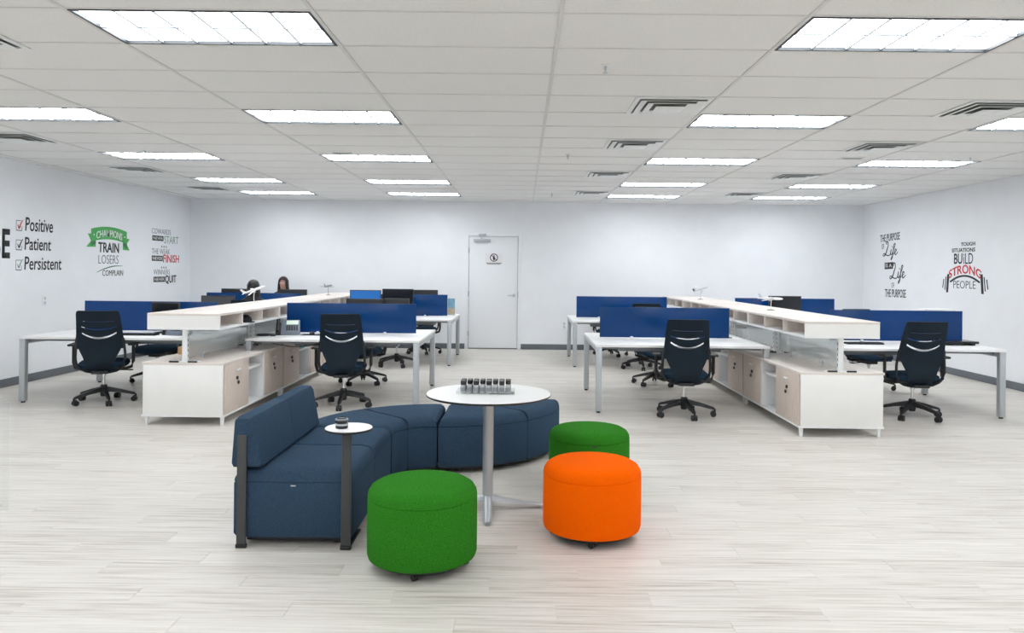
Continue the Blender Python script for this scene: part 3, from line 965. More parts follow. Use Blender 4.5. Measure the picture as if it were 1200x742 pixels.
    for k in range(5):
        obj('base_arm', arm_me, None, t, rz=2 * PI * k / 5)
        obj('caster', cs_me, None, t, rz=2 * PI * k / 5)
    return t

CH = [  # x, y, yaw deg, base twist deg, label
    (-4.70, 8.50, 17, 20, 'navy mesh office chair at left wall desk, back to the camera'),
    (-1.98, 8.42, 6, -14, 'navy mesh office chair behind the sofa at the left aisle desk'),
    (1.745, 8.07, -6, -10, 'navy mesh office chair alone at the front right aisle desk'),
    (4.20, 8.10, -3, 8, 'navy mesh office chair at right wall desk, beside cabinet end'),
    (-4.88, 10.12, 176, 0, 'dark chair facing us under the front left wall desk'),
    (-2.12, 10.12, 172, 30, 'dark chair on the far side of the front left aisle desk'),
    (1.84, 10.30, 190, 12, 'dark chair on the far side of the front right aisle desk'),
    (4.66, 10.12, 186, 40, 'dark chair on the far side of the front right wall desk'),
    (-1.98, 11.98, -6, 10, 'dark chair on near side of rear left aisle desk'),
    (-1.80, 13.85, 178, 0, 'dark chair by back wall at rear left aisle desk'),
    (1.90, 11.97, 4, -20, 'dark chair on near side of rear right aisle desk'),
    (1.62, 13.80, 184, 5, 'dark chair by back wall at rear right aisle desk'),
    (-4.19, 11.72, 0, 0, 'dark chair under the black-haired person at rear left wall desk'),
    (-4.44, 14.12, 180, 0, 'dark chair under the person facing us by the back wall')]
ch0 = make_chair()
for i, (x, y, yaw, tw, lab) in enumerate(CH):
    if i == 0:
        o = ch0
        o.location = (x, y, 0)
        o.rotation_euler = (0, 0, math.radians(yaw))
        o['label'] = lab
        o['group'] = 'navy office chairs'
    else:
        o = dup(ch0, lab, (x, y, 0), math.radians(yaw), 'navy office chairs')
    ka = kc = 0
    for c in o.children:
        if c.name.startswith('base_arm'):
            c.rotation_euler = (0, 0, 2 * PI * ka / 5 + math.radians(tw - yaw))
            ka += 1
        elif c.name.startswith('caster'):
            c.rotation_euler = (0, 0, 2 * PI * kc / 5 + math.radians(tw - yaw))
            kc += 1

# ================================================================ LOUNGE
SX0, SX1, SY0, SY1 = -1.575, -0.91, 4.13, 5.33
SH = 0.425
PROF = [(0.030, 0.045), (0.012, 0.050), (0.0, 0.07), (0.0, 0.20), (0.0, 0.345), (0.005, 0.352), (0.001, 0.358), (0.004, 0.374), (0.016, 0.398), (0.038, 0.416), (0.08, SH)]
def section_rect(x0, x1, y0, y1, soft):
    """soft = which of (x0,x1,y0,y1) edges are rounded fully; the others are a tight seam"""
    loops = []
    for d, z in PROF:
        ds = [d if s else min(d, 0.010) + 0.0015 for s in soft]
        X0, X1, Y0, Y1 = x0 + ds[0], x1 - ds[1], y0 + ds[2], y1 - ds[3]
        lp = []
        for cx, cy, sx, sy, r in ((X0, Y0, 1, 1, 0.03 if soft[0] and soft[2] else 0.004), (X1, Y0, -1, 1, 0.03 if soft[1] and soft[2] else 0.004), (X1, Y1, -1, -1, 0.03 if soft[1] and soft[3] else 0.004), (X0, Y1, 1, -1, 0.03 if soft[0] and soft[3] else 0.004)):
            q = []
            for k in range(5):
                a = PI / 2 * k / 4
                q.append((cx + sx * r * (1 - math.cos(a)), cy + sy * r * (1 - math.sin(a)), z))
            lp += q if (sx * sy) < 0 else q[::-1]
        loops.append(lp)
    return loops
def fix_loop(lp):
    c = (sum(p[0] for p in lp) / len(lp), sum(p[1] for p in lp) / len(lp))
    return sorted(lp, key=lambda p: math.atan2(p[1] - c[1], p[0] - c[0]))
def section_arc(cx, cy, ri, ro, a0, a1, soft0, soft1):
    loops = []
    n = 16
    for d, z in PROF:
        d0 = d if soft0 else min(d, 0.010) + 0.0015
        d1 = d if soft1 else min(d, 0.010) + 0.0015
        Ri, Ro = ri + d, ro - d
        lp = []
        for k in range(n + 1):
            f = k / n
            aa0, aa1 = a0 + d0 / Ro, a1 - d1 / Ro
            a = aa0 + (aa1 - aa0) * f
            lp.append((cx + Ro * math.cos(a), cy + Ro * math.sin(a), z))
        for k in range(n + 1):
            f = 1 - k / n
            aa0, aa1 = a0 + d0 / max(Ri, .05), a1 - d1 / max(Ri, .05)
            a = aa0 + (aa1 - aa0) * f
            lp.append((cx + Ri * math.cos(a), cy + Ri * math.sin(a), z))
        loops.append(lp)
    return loops
def module_base(t, poly):
    obj('plinth', MB().prism(poly, 0.018, 0.05), 'black', t)

# straight sofa module with backrest
so = thing('sofa', 'dark blue fabric sofa seat with a low backrest', 'sofa', (0, 0, 0), 0, 'modular blue seating')
ym = (SY0 + SY1) / 2
for y0, y1, soft in ((SY0, ym, (1, 1, 1, 0)), (ym, SY1, (1, 1, 0, 1))):
    obj('seat_section', MB().rings([fix_loop(l) for l in section_rect(SX0, SX1, y0, y1, soft)]), 'sofa', so)
module_base(so, [(SX0 + 0.06, SY0 + 0.06), (SX1 - 0.06, SY0 + 0.06), (SX1 - 0.06, SY1 - 0.04), (SX0 + 0.06, SY1 - 0.04)])
for y0, y1 in ((SY0 - 0.005, ym + 0.0005), (ym - 0.0005, SY1 - 0.02)):
    pr = [(SX0 - 0.01, 0.450), (SX0, 0.432), (SX0 + 0.15, 0.432), (SX0 + 0.162, 0.446), (SX0 + 0.120, 0.682), (SX0 + 0.102, 0.708), (SX0 + 0.03, 0.712), (SX0 + 0.006, 0.690)]
    fr_ = y0 < SY0
    lp = []
    c = (sum(p[0] for p in pr) / 8, sum(p[1] for p in pr) / 8)
    def sc(f, y):
        return [(c[0] + (p[0] - c[0]) * f, y, c[1] + (p[1] - c[1]) * f) for p in pr]
    e0 = [sc(0.80, y0), sc(0.93, y0 + 0.004), sc(1, y0 + 0.022)] if fr_ else [sc(0.97, y0 + 0.001), sc(1, y0 + 0.008)]
    e1 = [sc(1, y1 - 0.008), sc(0.97, y1 - 0.001)] if fr_ else [sc(1, y1 - 0.022), sc(0.93, y1 - 0.004), sc(0.80, y1)]
    bk = MB().rings(e0 + e1)
    for e in bk.bm.edges:
        e.smooth = True
    obj('back_section', bk, 'sofa', so)
ps = obj('back_post', MB().box(SX0 + 0.030, SX0 + 0.082, SY0 - 0.020, SY0 - 0.006, 0.022, 0.615, 0.004), 'post', so)
obj('foot_pad', MB().box(SX0 + 0.027, SX0 + 0.085, SY0 - 0.024, SY0 - 0.002, 0.0, 0.022, 0.003), 'black', ps)
ps2 = obj('back_post', MB().box(SX0 + 0.030, SX0 + 0.082, SY1 - 0.022, SY1 - 0.012, 0.022, 0.615, 0.004), 'post', so)
for x, y in ((SX1 - 0.1, SY1 - 0.1), (SX0 + 0.1, SY1 - 0.1), (SX1 - 0.1, SY0 + 0.1)):
    obj('foot', MB().cyl((x, y, 0), (x, y, 0.02), 0.025, n=14), 'black', so)
obj('fabric_tag', MB().box(-1.255, -1.228, SY0 - 0.003, SY0 + 0.004, 0.334, 0.340), 'lgrey', so)

BCX, BCY, RI, RO = -0.625, 5.345, 0.285, 0.95
t = thing('curved_ottoman', 'dark blue curved bench bending round behind the side table', 'ottoman', (0, 0, 0), 0, 'modular blue seating')
for a0, a1, s0_, s1_ in ((PI / 2, 0.75 * PI, 1, 0), (0.75 * PI, PI, 0, 1)):
    obj('seat_section', MB().rings(section_arc(BCX, BCY, RI, RO, a0, a1, s0_, s1_)), 'sofa', t)
arcp = [(BCX + (RO - .07) * math.cos(a), BCY + (RO - .07) * math.sin(a)) for a in [PI / 2 + .06 + (PI / 2 - .12) * k / 12 for k in range(13)]] + [(BCX + (RI + .06) * math.cos(a), BCY + (RI + .06) * math.sin(a)) for a in [PI - .12 - (PI / 2 - .24) * k / 12 for k in range(13)]]
module_base(t, arcp)
for a, r in ((PI * 0.55, 0.8), (PI * 0.95, 0.8), (PI * 0.55, 0.45), (PI * 0.95, 0.45)):
    obj('foot', MB().cyl((BCX + r * math.cos(a), BCY + r * math.sin(a), 0), (BCX + r * math.cos(a), BCY + r * math.sin(a), 0.02), 0.025, n=12), 'black', t)
DCX, DCY = -0.615, 6.58
t = thing('curved_ottoman', 'dark blue curved bench behind the round white table', 'ottoman', (0, 0, 0), 0, 'modular blue seating')
for a0, a1, s0_, s1_ in ((-PI / 2, -PI / 4, 1, 0), (-PI / 4, 0, 0, 1)):
    obj('seat_section', MB().rings(section_arc(DCX, DCY, RI, RO, a0, a1, s0_, s1_)), 'sofa', t)
arcp = [(DCX + (RO - .07) * math.cos(a), DCY + (RO - .07) * math.sin(a)) for a in [-PI / 2 + .06 + (PI / 2 - .12) * k / 12 for k in range(13)]] + [(DCX + (RI + .06) * math.cos(a), DCY + (RI + .06) * math.sin(a)) for a in [-.12 - (PI / 2 - .24) * k / 12 for k in range(13)]]
module_base(t, arcp)
for a, r in ((-PI * 0.45, 0.8), (-PI * 0.05, 0.8), (-PI * 0.45, 0.45), (-PI * 0.05, 0.45)):
    obj('foot', MB().cyl((DCX + r * math.cos(a), DCY + r * math.sin(a), 0), (DCX + r * math.cos(a), DCY + r * math.sin(a), 0.02), 0.025, n=12), 'black', t)

# side table on a flat post whose foot plate slides under the sofa
t = thing('side_table', 'small round white side table on charcoal post at sofa front', 'side table', (-0.945, 4.105, 0))
obj('table_top', MB().lathe([(0, 0.642), (0.126, 0.642), (0.130, 0.645), (0.131, 0.654), (0, 0.654)], 40), 'black', t).location = (0.0, 0.045, 0)
obj('top_surface', MB().lathe([(0, 0.654), (0.127, 0.654), (0.125, 0.6575), (0, 0.6575)], 40), 'white', t).location = (0.0, 0.045, 0)
ps = obj('post', MB().box(-0.026, 0.026, -0.008, 0.008, 0.022, 0.642, 0.004), 'post', t)
obj('foot_pad', MB().box(-0.029, 0.029, -0.012, 0.012, 0.0, 0.022, 0.003), 'black', ps)
obj('foot_plate', MB().box(-0.02, 0.02, 0.012, 0.30, 0.0, 0.012, 0.002), 'black', t)
for k in range(2):
    tin = thing('round_tin', ['lower black round tin on the small side table', 'upper black round tin with pale lid on side table'][k], 'tin', (-0.978, 4.125, 0.6575 + k * 0.027), 0.3 * k, 'stacked tins')
    obj('tin_body', MB().lathe([(0, 0), (0.032, 0), (0.034, 0.003), (0.034, 0.017), (0, 0.017)], 28), 'blackg', tin)
    obj('tin_lid', MB().lathe([(0, 0.017), (0.035, 0.017), (0.035, 0.024), (0.030, 0.0268), (0, 0.0268)], 28), 'lgrey' if k == 0 else 'grey', tin)
    if k:
        obj('lid_ring', MB().lathe([(0.024, 0.0265), (0.027, 0.0265), (0.027, 0.031), (0.024, 0.031), (0.024, 0.0265)], 24), 'blackg', tin)

# round table
TX, TY = -0.208, 4.86
t = thing('round_table', 'round white pedestal table with dark edge and silver base', 'table', (TX, TY, 0))
obj('table_top', MB().lathe([(0, 0.722), (0.392, 0.722), (0.400, 0.727), (0.402, 0.736), (0, 0.736)], 64), 'black', t)
obj('top_surface', MB().lathe([(0, 0.736), (0.400, 0.736), (0.397, 0.7405), (0, 0.7405)], 64), 'white', t)
obj('pedestal', MB().cyl((0, 0, 0.05), (0, 0, 0.715), 0.034, n=28), 'silver', t)
obj('mounting_plate', MB().cyl((0, 0, 0.708), (0, 0, 0.722), 0.12, n=28), 'silver', t)
for k in range(4):
    a = k * PI / 2 - PI / 2 + 0.04
    ar = MB()
    secs = []
    for r, w, z0, z1 in ((0.0, 0.028, 0.050, 0.095), (0.10, 0.026, 0.042, 0.068), (0.24, 0.024, 0.024, 0.042), (0.335, 0.022, 0.012, 0.030), (0.355, 0.016, 0.013, 0.026)):
        secs.append([(r, -w, z0), (r, w, z0), (r, w * .75, z1 - 0.006), (r, w * .4, z1), (r, -w * .4, z1), (r, -w * .75, z1 - 0.006)])
    ar.rings(secs)
    lg = obj('base_leg', ar, 'silver', t, rz=a)
    obj('glide', MB().cyl((0.335, 0, 0), (0.335, 0, 0.014), 0.014, n=12), 'lgrey', lg)

# tray of small jars
tr = thing('sample_tray', 'clear tray holding rows of small black-capped jars on round table', 'tray', (TX - 0.018, TY, 0.7405))
ty = MB().box(-0.185, 0.185, -0.075, 0.075, 0, 0.005, 0.001)
for a in ((-0.185, 0.185, -0.075, -0.071), (-0.185, 0.185, 0.071, 0.075), (-0.185, -0.181, -0.071, 0.071), (0.181, 0.185, -0.071, 0.071)):
    ty.box(*a, 0.005, 0.02)
obj('tray', ty, 'acryl', tr)
def make_jar(h, cap):
    j = thing('sample_jar', '', 'jar')
    obj('jar_glass', MB().lathe([(0, 0), (0.0155, 0), (0.017, 0.003), (0.017, h - 0.008), (0.012, h), (0, h)], 16), 'jar', j)
    obj('jar_label', MB().lathe([(0.0173, 0.012), (0.0176, 0.012), (0.0176, h - 0.016), (0.0173, h - 0.016)], 16), 'lab', j)
    if cap:
        obj('jar_cap', MB().lathe([(0, h), (0.0165, h), (0.0165, h + 0.024), (0.015, h + 0.026), (0, h + 0.026)], 16), 'blackg', j)
    return j
J0, J1 = make_jar(0.052, True), make_jar(0.054, False)
used = {}
COLW = ['far left', 'second from left', 'third from left', 'fourth from left', 'fourth from right', 'third from right', 'second from right', 'far right']
for r in range(3):
    for c in range(8):
        cap = not (r == 0 and c in (1, 3, 5, 7))
        src = J0 if cap else J1
        lab = 'small %s jar in the %s row of the tray, %s' % ('black-capped' if cap else 'open-topped', ['front', 'middle', 'back'][r], COLW[c])
        loc = (TX - 0.018 - 0.1435 + c * 0.041, TY - 0.046 + r * 0.046, 0.7455)
        if src.name not in used:
            used[src.name] = 1
            src.location = loc
            src['label'] = lab
            src['group'] = 'sample jars on the tray'
        else:
            dup(src, lab, loc, 0, 'sample jars on the tray')

# stools
def make_stool(m, label, x, y, rot, tag=False):
    t = thing('pouf_stool', label, 'stool', (x, y, 0), rot, 'felt pouf stools')
    R = 0.283
    pf = [(0, 0.048), (R - 0.03, 0.048), (R - 0.006, 0.056), (R, 0.075), (R + 0.001, 0.20), (R, 0.352), (R - 0.004, 0.358), (R, 0.364), (R - 0.004, 0.385), (R - 0.018, 0.408), (R - 0.045, 0.424), (R - 0.09, 0.431), (0, 0.434)]
    obj('upholstery', MB().lathe(pf, 72), m, t)
    obj('base_plate', MB().lathe([(0, 0.032), (R - 0.045, 0.032), (R - 0.040, 0.048), (0, 0.048)], 40), 'black', t)
    for k in range(4):
        a = PI / 4 + k * PI / 2
        c = MB()
        px, py = 0.225 * math.cos(a), 0.225 * math.sin(a)
        c.cyl((px - 0.012, py, 0.017), (px + 0.012, py, 0.017), 0.017, n=14).cyl((px, py, 0.02), (px, py, 0.036), 0.010, n=8)
        obj('caster', c, 'black', t)
    if tag:
        obj('fabric_tag', MB().box(-0.015, 0.015, -R - 0.003, -R + 0.003, 0.350, 0.357), 'dark', t)
    return t
make_stool('green', 'green felt pouf stool nearest the camera', -0.505, 3.925, 0.75)
make_stool('orange', 'bright orange felt pouf stool', 0.418, 4.385, 0.7)
make_stool('green', 'green felt pouf stool half hidden behind the orange one', 0.485, 5.33, 0.05, True)

# clear acrylic stand at the left edge
t = thing('acrylic_stand', 'clear acrylic stand with rounded corner at the left edge', 'stand', (-3.50, 4.70, 0))
def rr(w, h, r):
    p = [(-w, 0), (w, 0)]
    for k in range(7):
        a = PI / 2 * k / 6
        p.append((w - r + r * math.cos(a), h - r + r * math.sin(a)))
    for k in range(7):
        a = PI / 2 + PI / 2 * k / 6
        p.append((-w + r + r * math.cos(a), h - r + r * math.sin(a)))
    return p
obj('sheet', MB().prism(rr(0.31, 0.70, 0.05), -0.006, 0.006, 'y'), 'acryl', t)
for x in (-0.2, 0.2):
    obj('foot', MB().box(x - 0.015, x + 0.015, -0.09, -0.006, 0, 0.012, 0.003).box(x - 0.015, x + 0.015, 0.006, 0.09, 0, 0.012, 0.003), 'acryl', t)

# ================================================================ DESK ITEMS
def monitor(label, x, y, rz, w, top, disp='blackg', h=0.31):
    """facing local -y"""
    t = thing('monitor', label, 'monitor', (x, y, 0.74), rz, 'computer monitors')
    zt = top - 0.74
    obj('casing', MB().box(-w / 2, w / 2, 0, 0.035, zt - h, zt, 0.005), 'black', t)
    obj('display', MB().box(-w / 2 + 0.012, w / 2 - 0.012, -0.002, 0.001, zt - h + 0.02, zt - 0.012), disp, t)
    obj('stand', MB().box(-0.03, 0.03, 0.036, 0.055, 0.01, zt - h * 0.4, 0.004), 'black', t)
    obj('stand_foot', MB().box(-0.11, 0.11, -0.05, 0.13, 0, 0.012, 0.005), 'black', t)
monitor('black monitor at the left wall desk beside the cubby shelf', -4.27, 9.03, 0, 0.34, 1.105)
monitor('monitor with reflection-grey screen at the rear left wall desk', -5.00, 12.40, 0, 0.55, 1.072, 'charc', 0.32)
monitor('black monitor left of the black-haired person', -5.02, 13.25, PI, 0.50, 1.168)
monitor('black monitor hiding the chin of the person facing us', -4.02, 13.25, PI, 0.50, 1.165)
monitor('left black monitor top showing above the front left aisle screen', -2.00, 9.62, PI, 0.47, 1.155)
monitor('right black monitor top showing above the front left aisle screen', -1.60, 9.66, PI, 0.32, 1.160)
monitor('monitor with lit blue picture at rear left aisle desk', -2.565, 12.35, 0, 0.51, 1.190, 'scrblue', 0.32)
monitor('tall black monitor beside the lit blue one', -2.03, 12.33, 0, 0.51, 1.215, 'blackg', 0.34)
monitor('black monitor behind the rear left aisle screen', -1.72, 13.10, PI, 0.52, 1.185)
monitor('black monitor behind the white model plane on right', 4.36, 12.50, 0, 0.54, 1.160)

def keyboard(label, x, y, rz, m='black'):
    t = thing('keyboard', label, 'keyboard', (x, y, 0.74), rz, 'keyboards')
    obj('tray', MB().box(-0.21, 0.21, -0.065, 0.065, 0, 0.016, 0.004), m, t)
    k = MB()
    for r in range(5):
        for c in range(14):
            k.box(-0.198 + c * 0.0285, -0.173 + c * 0.0285, -0.055 + r * 0.0225, -0.036 + r * 0.0225, 0.016, 0.022)
    stuff(obj('keys', k, 'dark', t))
keyboard('black keyboard on the front left wall desk', -4.42, 8.72, 0)
keyboard('black keyboard on the front right wall desk beside the shelf', 3.88, 8.56, 0.05)
lp = thing('laptop', 'closed black laptop on a riser at end of right wall desk', 'laptop', (4.95, 8.60, 0.74), 0.06)
obj('base', MB().box(-0.19, 0.19, -0.13, 0.13, 0.022, 0.036, 0.004), 'black', lp)
obj('lid', MB().box(-0.19, 0.19, -0.13, 0.13, 0.0365, 0.046, 0.004), 'blackg', lp)
for sx in (-0.14, 0.14):
    obj('riser', MB().box(sx - 0.02, sx + 0.02, -0.11, 0.11, 0, 0.022, 0.003), 'dark', lp)

def phone(label, x, y, rz):
    t = thing('desk_phone', label, 'telephone', (x, y, 0.74), rz, 'desk telephones')
    obj('phone_body', MB().prism([(-0.10, 0.0), (0.10, 0.0), (0.10, 0.06), (0.06, 0.17), (0.03, 0.17), (-0.10, 0.035)], -0.10, 0.115, 'x', 0.004), 'phone', t)
    hs = MB().tube([(-0.135, -0.095, 0.05), (-0.135, -0.06, 0.085), (-0.135, 0.02, 0.14), (-0.135, 0.06, 0.165), (-0.135, 0.085, 0.175)], [0.020, 0.024, 0.017, 0.024, 0.020], 10)
    obj('handset', hs, 'black', t)
    obj('cradle', MB().prism([(-0.10, 0.0), (0.10, 0.0), (0.10, 0.05), (0.06, 0.14), (0.03, 0.14), (-0.10, 0.03)], -0.16, -0.101, 'x', 0.004), 'black', t)
    n = Vector((0, -0.72, 0.69))
    mx = Matrix.Translation((0.02, -0.028, 0.108)) @ Matrix.Rotation(math.radians(46), 4, 'X')
    obj('phone_display', MB().box(-0.06, 0.075, 0.015, 0.075, 0, 0.006, 0.001, mx), 'lcd', t)
    k = MB()
    for r in range(4):
        for c in range(5):
            k.box(-0.06 + c * 0.028, -0.040 + c * 0.028, -0.075 + r * 0.021, -0.061 + r * 0.021, 0, 0.006, 0, mx)
    stuff(obj('keys', k, 'dark', t))
    return t
phone('grey desk phone with lit display on the front left aisle desk', -2.77, 9.02, 0.25)
phone('dark desk phone at shelf edge of the front left wall desk', -4.0, 8.80, -0.4)
ms = thing('headset', 'black phone headset lying beside the grey desk phone', 'headset', (-3.0, 8.82, 0.74))
obj('band', MB().tube([(0.09 * math.cos(a), 0.07 * math.sin(a), 0.011) for a in [0.2 + k * 0.28 for k in range(20)]], 0.010, 8), 'black', ms)
obj('ear_pad', MB().lathe([(0, 0.0), (0.032, 0.0), (0.034, 0.02), (0, 0.028)], 18, Matrix.Translation((0.10, -0.03, 0))), 'black', ms)
mo = thing('computer_mouse', 'black mouse on its pad below the left aisle screen', 'mouse', (-2.50, 9.0, 0.744))
obj('mouse_shell', MB().rings([[(0.030 * f * math.cos(a), 0.05 * f * math.sin(a), z) for a in [2 * PI * k / 20 for k in range(20)]] for f, z in ((0.9, 0), (1, 0.008), (0.9, 0.022), (0.6, 0.031), (0.2, 0.034))]), 'black', mo)
pd = thing('mouse_pad', 'black mouse pad below the left aisle screen', 'mouse pad', (-2.50, 9.0, 0.74))
obj('pad', MB().box(-0.12, 0.12, -0.09, 0.09, 0, 0.004, 0.001), 'black', pd)
cb = thing('cable', 'black cable drooping under the front left aisle desk', 'cable', (-2.55, 8.55, 0))
obj('wire', MB().tube(cat([(-0.42, 0.30, 0.66), (-0.25, 0.22, 0.64), (-0.1, 0.18, 0.625), (0.05, 0.2, 0.63), (0.22, 0.26, 0.66), (0.27, 0.28, 0.70)], 5), 0.005, 6), 'black', cb)
bx = thing('storage_box', 'small teal box in open cubby under the left aisle desk', 'box', (-3.0, 9.965, 0.4755), 0.0)
obj('box_body', MB().box(-0.10, 0.10, -0.14, 0.14, 0, 0.062, 0.004), 'teal', bx)
obj('box_lid', MB().box(-0.103, 0.103, -0.143, 0.143, 0.062, 0.075, 0.003), 'paper', bx)
bx = thing('cardboard_box', 'brown cardboard box on left cabinet top behind the post', 'box', (-3.50, 8.06, 0.61), 0.05)
obj('box_body', MB().box(-0.13, 0.13, -0.10, 0.10, 0, 0.075, 0.002), 'card', bx)
obj('box_flap', MB().box(-0.13, -0.002, -0.10, 0.10, 0.075, 0.079).box(0.002, 0.13, -0.10, 0.10, 0.075, 0.079), 'card', bx)
cp = thing('cap', 'black cap in the second cubby of the left shelf', 'cap', (-3.03, 8.19, 0.945))
obj('crown', MB().lathe([(0, 0), (0.095, 0), (0.098, 0.02), (0.085, 0.05), (0.055, 0.072), (0, 0.080)], 24), 'shirt', cp)
obj('brim', MB().prism([(0.085 * math.cos(a), -0.03 + 0.0 + 0.155 * math.sin(a)) for a in [PI + k * PI / 10 for k in range(11)]], 0.0, 0.006, 'z', 0, Matrix.Rotation(0.9, 4, 'Z')), 'shirt', cp)
fn = thing('desk_fan', 'small white desk fan at shelf end of the right aisle desk', 'fan', (2.53, 9.45, 0.74), 0.5)
cage = MB()
for rr_ in (0.075, 0.05, 0.025):
    cage.tube([(rr_ * math.cos(a), -0.03, 0.15 + rr_ * math.sin(a)) for a in [2 * PI * k / 24 for k in range(25)]], 0.003, 6)
for k in range(8):
    a = k * PI / 4
    cage.tube([(0.01 * math.cos(a), -0.032, 0.15 + 0.01 * math.sin(a)), (0.075 * math.cos(a), -0.03, 0.15 + 0.075 * math.sin(a)), (0.06 * math.cos(a), 0.02, 0.15 + 0.06 * math.sin(a))], 0.002, 5)
obj('cage', cage, 'whitem', fn)
for k in range(4):
    obj('blade', MB().prism([(0.008, -0.012), (0.062, -0.022), (0.066, 0.012), (0.01, 0.012)], -0.012, -0.009, 'y', 0, Matrix.Translation((0, 0, 0.15)) @ Matrix.Rotation(k * PI / 2 + 0.3, 4, 'Y')), 'lgrey', fn)
obj('motor', MB().cyl((0, -0.008, 0.15), (0, 0.05, 0.15), 0.022, n=16), 'grey', fn)
obj('stand', MB().cyl((0, 0.02, 0.01), (0, 0.02, 0.14), 0.008).cyl((0, 0.02, 0), (0, 0.02, 0.012), 0.055, n=24), 'whitem', fn)
tb = thing('tablet', 'flat black tablet beside the small white desk fan', 'tablet', (2.44, 9.18, 0.74), 0.2)
obj('tablet_body', MB().box(-0.10, 0.10, -0.07, 0.07, 0, 0.010, 0.003), 'black', tb)
obj('tablet_glass', MB().box(-0.092, 0.092, -0.062, 0.062, 0.010, 0.011), 'blackg', tb)
pf = thing('photo_frame', 'small beach picture standing at end of rear left desk', 'picture', (-1.235, 13.20, 0.74), 0.0)
obj('picture_sky', MB().box(-0.062, 0.062, -0.002, 0.006, 0.13, 0.295), 'sea', pf)
obj('picture_beach', MB().box(-0.062, 0.062, -0.002, 0.006, 0.012, 0.13), 'sand', pf)
obj('frame', MB().box(-0.072, -0.062, -0.006, 0.010, 0, 0.305, 0.002).box(0.062, 0.072, -0.006, 0.010, 0, 0.305, 0.002).box(-0.062, 0.062, -0.006, 0.010, 0.295, 0.305, 0.002).box(-0.062, 0.062, -0.006, 0.010, 0, 0.012, 0.002), 'whitem', pf)
obj('easel_back', MB().prism([(0.006, 0.0), (0.09, 0.0), (0.007, 0.22)], -0.02, 0.02, 'x'), 'grey', pf)
rk = thing('document_rack', 'white document rack topping the right wall desk screen', 'document rack', (5.10, 9.30, 0.74))
for k in range(4):
    obj('divider', MB().prism([(-0.11, 0.0), (0.11, 0.0), (0.11, 0.365 + 0.005 * k), (-0.11, 0.350 + 0.005 * k)], -0.20 + k * 0.13, -0.192 + k * 0.13, 'x', 0.001), 'paper', rk)
obj('rack_base', MB().box(-0.21, 0.21, -0.115, 0.115, -0.0, 0.006), 'paper', rk)
obj('papers', MB().box(-0.18, 0.19, -0.09, 0.09, 0.34, 0.375, 0.004), 'paper', rk)
def book(label, x, y, z, rz):
    pass

# model aeroplanes
def plane(label, loc, yaw, pitch, L, zs, m, mtail, bank=0.0):
    t = thing('model_airplane', label, 'model airplane', loc, yaw, 'model airplanes')
    R = Matrix.Translation((0, 0, zs)) @ Matrix.Rotation(pitch, 4, 'Y') @ Matrix.Rotation(bank, 4, 'X')
    r = L * 0.055
    obj('fuselage', MB().lathe([(0, -L * 0.5), (r * 0.35, -L * 0.48), (r * 0.75, -L * 0.30), (r, -L * 0.1), (r, L * 0.28), (r * 0.85, L * 0.40), (r * 0.45, L * 0.48), (0, L * 0.5)], 18, R @ Matrix.Rotation(PI / 2, 4, 'Y')), m, t)
    for s in (-1, 1):
        w = obj('wing', MB().prism([(L * 0.10, s * r * 0.5), (-L * 0.08, s * r * 0.5), (-L * 0.22, s * L * 0.46), (-L * 0.15, s * L * 0.47)], -r * 0.45, -r * 0.15, 'z', 0, R), m, t)
        obj('engine', MB().cyl(R @ Vector((L * 0.08, s * L * 0.17, -r * 1.1)), R @ Vector((-L * 0.03, s * L * 0.17, -r * 1.0)), r * 0.42, r * 0.32, 12), 'lgrey', w)
        obj('tailplane', MB().prism([(-L * 0.36, s * r * 0.2), (-L * 0.46, s * r * 0.2), (-L * 0.50, s * L * 0.17), (-L * 0.45, s * L * 0.17)], r * 0.2, r * 0.4, 'z', 0, R), m, t)
    obj('tail_fin', MB().prism([(-L * 0.33, r * 0.6), (-L * 0.47, r * 0.6), (-L * 0.53, L * 0.20), (-L * 0.46, L * 0.20)], -r * 0.12, r * 0.12, 'y', 0, R), mtail, t)
    st = MB().tube([(L * 0.02, 0, 0.006), (0.0, 0, zs * 0.5), (L * 0.03, 0, zs - r * 0.8)], L * 0.014, 8)
    obj('stand_rod', st, m if zs > 0.05 else 'silver', t)
    obj('stand_base', MB().lathe([(0, 0), (L * 0.16, 0), (L * 0.15, 0.006), (0, 0.010)], 24, Matrix.Scale(0.7, 4, (0, 1, 0))), 'white' if m == 'white' else 'dark', t)
plane('white model airplane climbing on the near left shelf', (-3.36, 9.45, 1.085), 0.15, -0.35, 0.29, 0.17, 'white', 'white', 0.3)
plane('dark model airplane on its stand at far end of left shelf', (-3.34, 13.0, 1.085), 1.35, -0.1, 0.28, 0.15, 'grey', 'grey')
plane('white and blue-tailed model airplane on the right shelf', (3.02, 9.15, 1.085), 0.05, 0.02, 0.30, 0.14, 'whitem', 'lgrey', -0.2)
plane('small silver model airplane tilted on far right shelf', (2.98, 12.6, 1.085), 0.1, -0.28, 0.27, 0.17, 'silver', 'dark', 0.5)

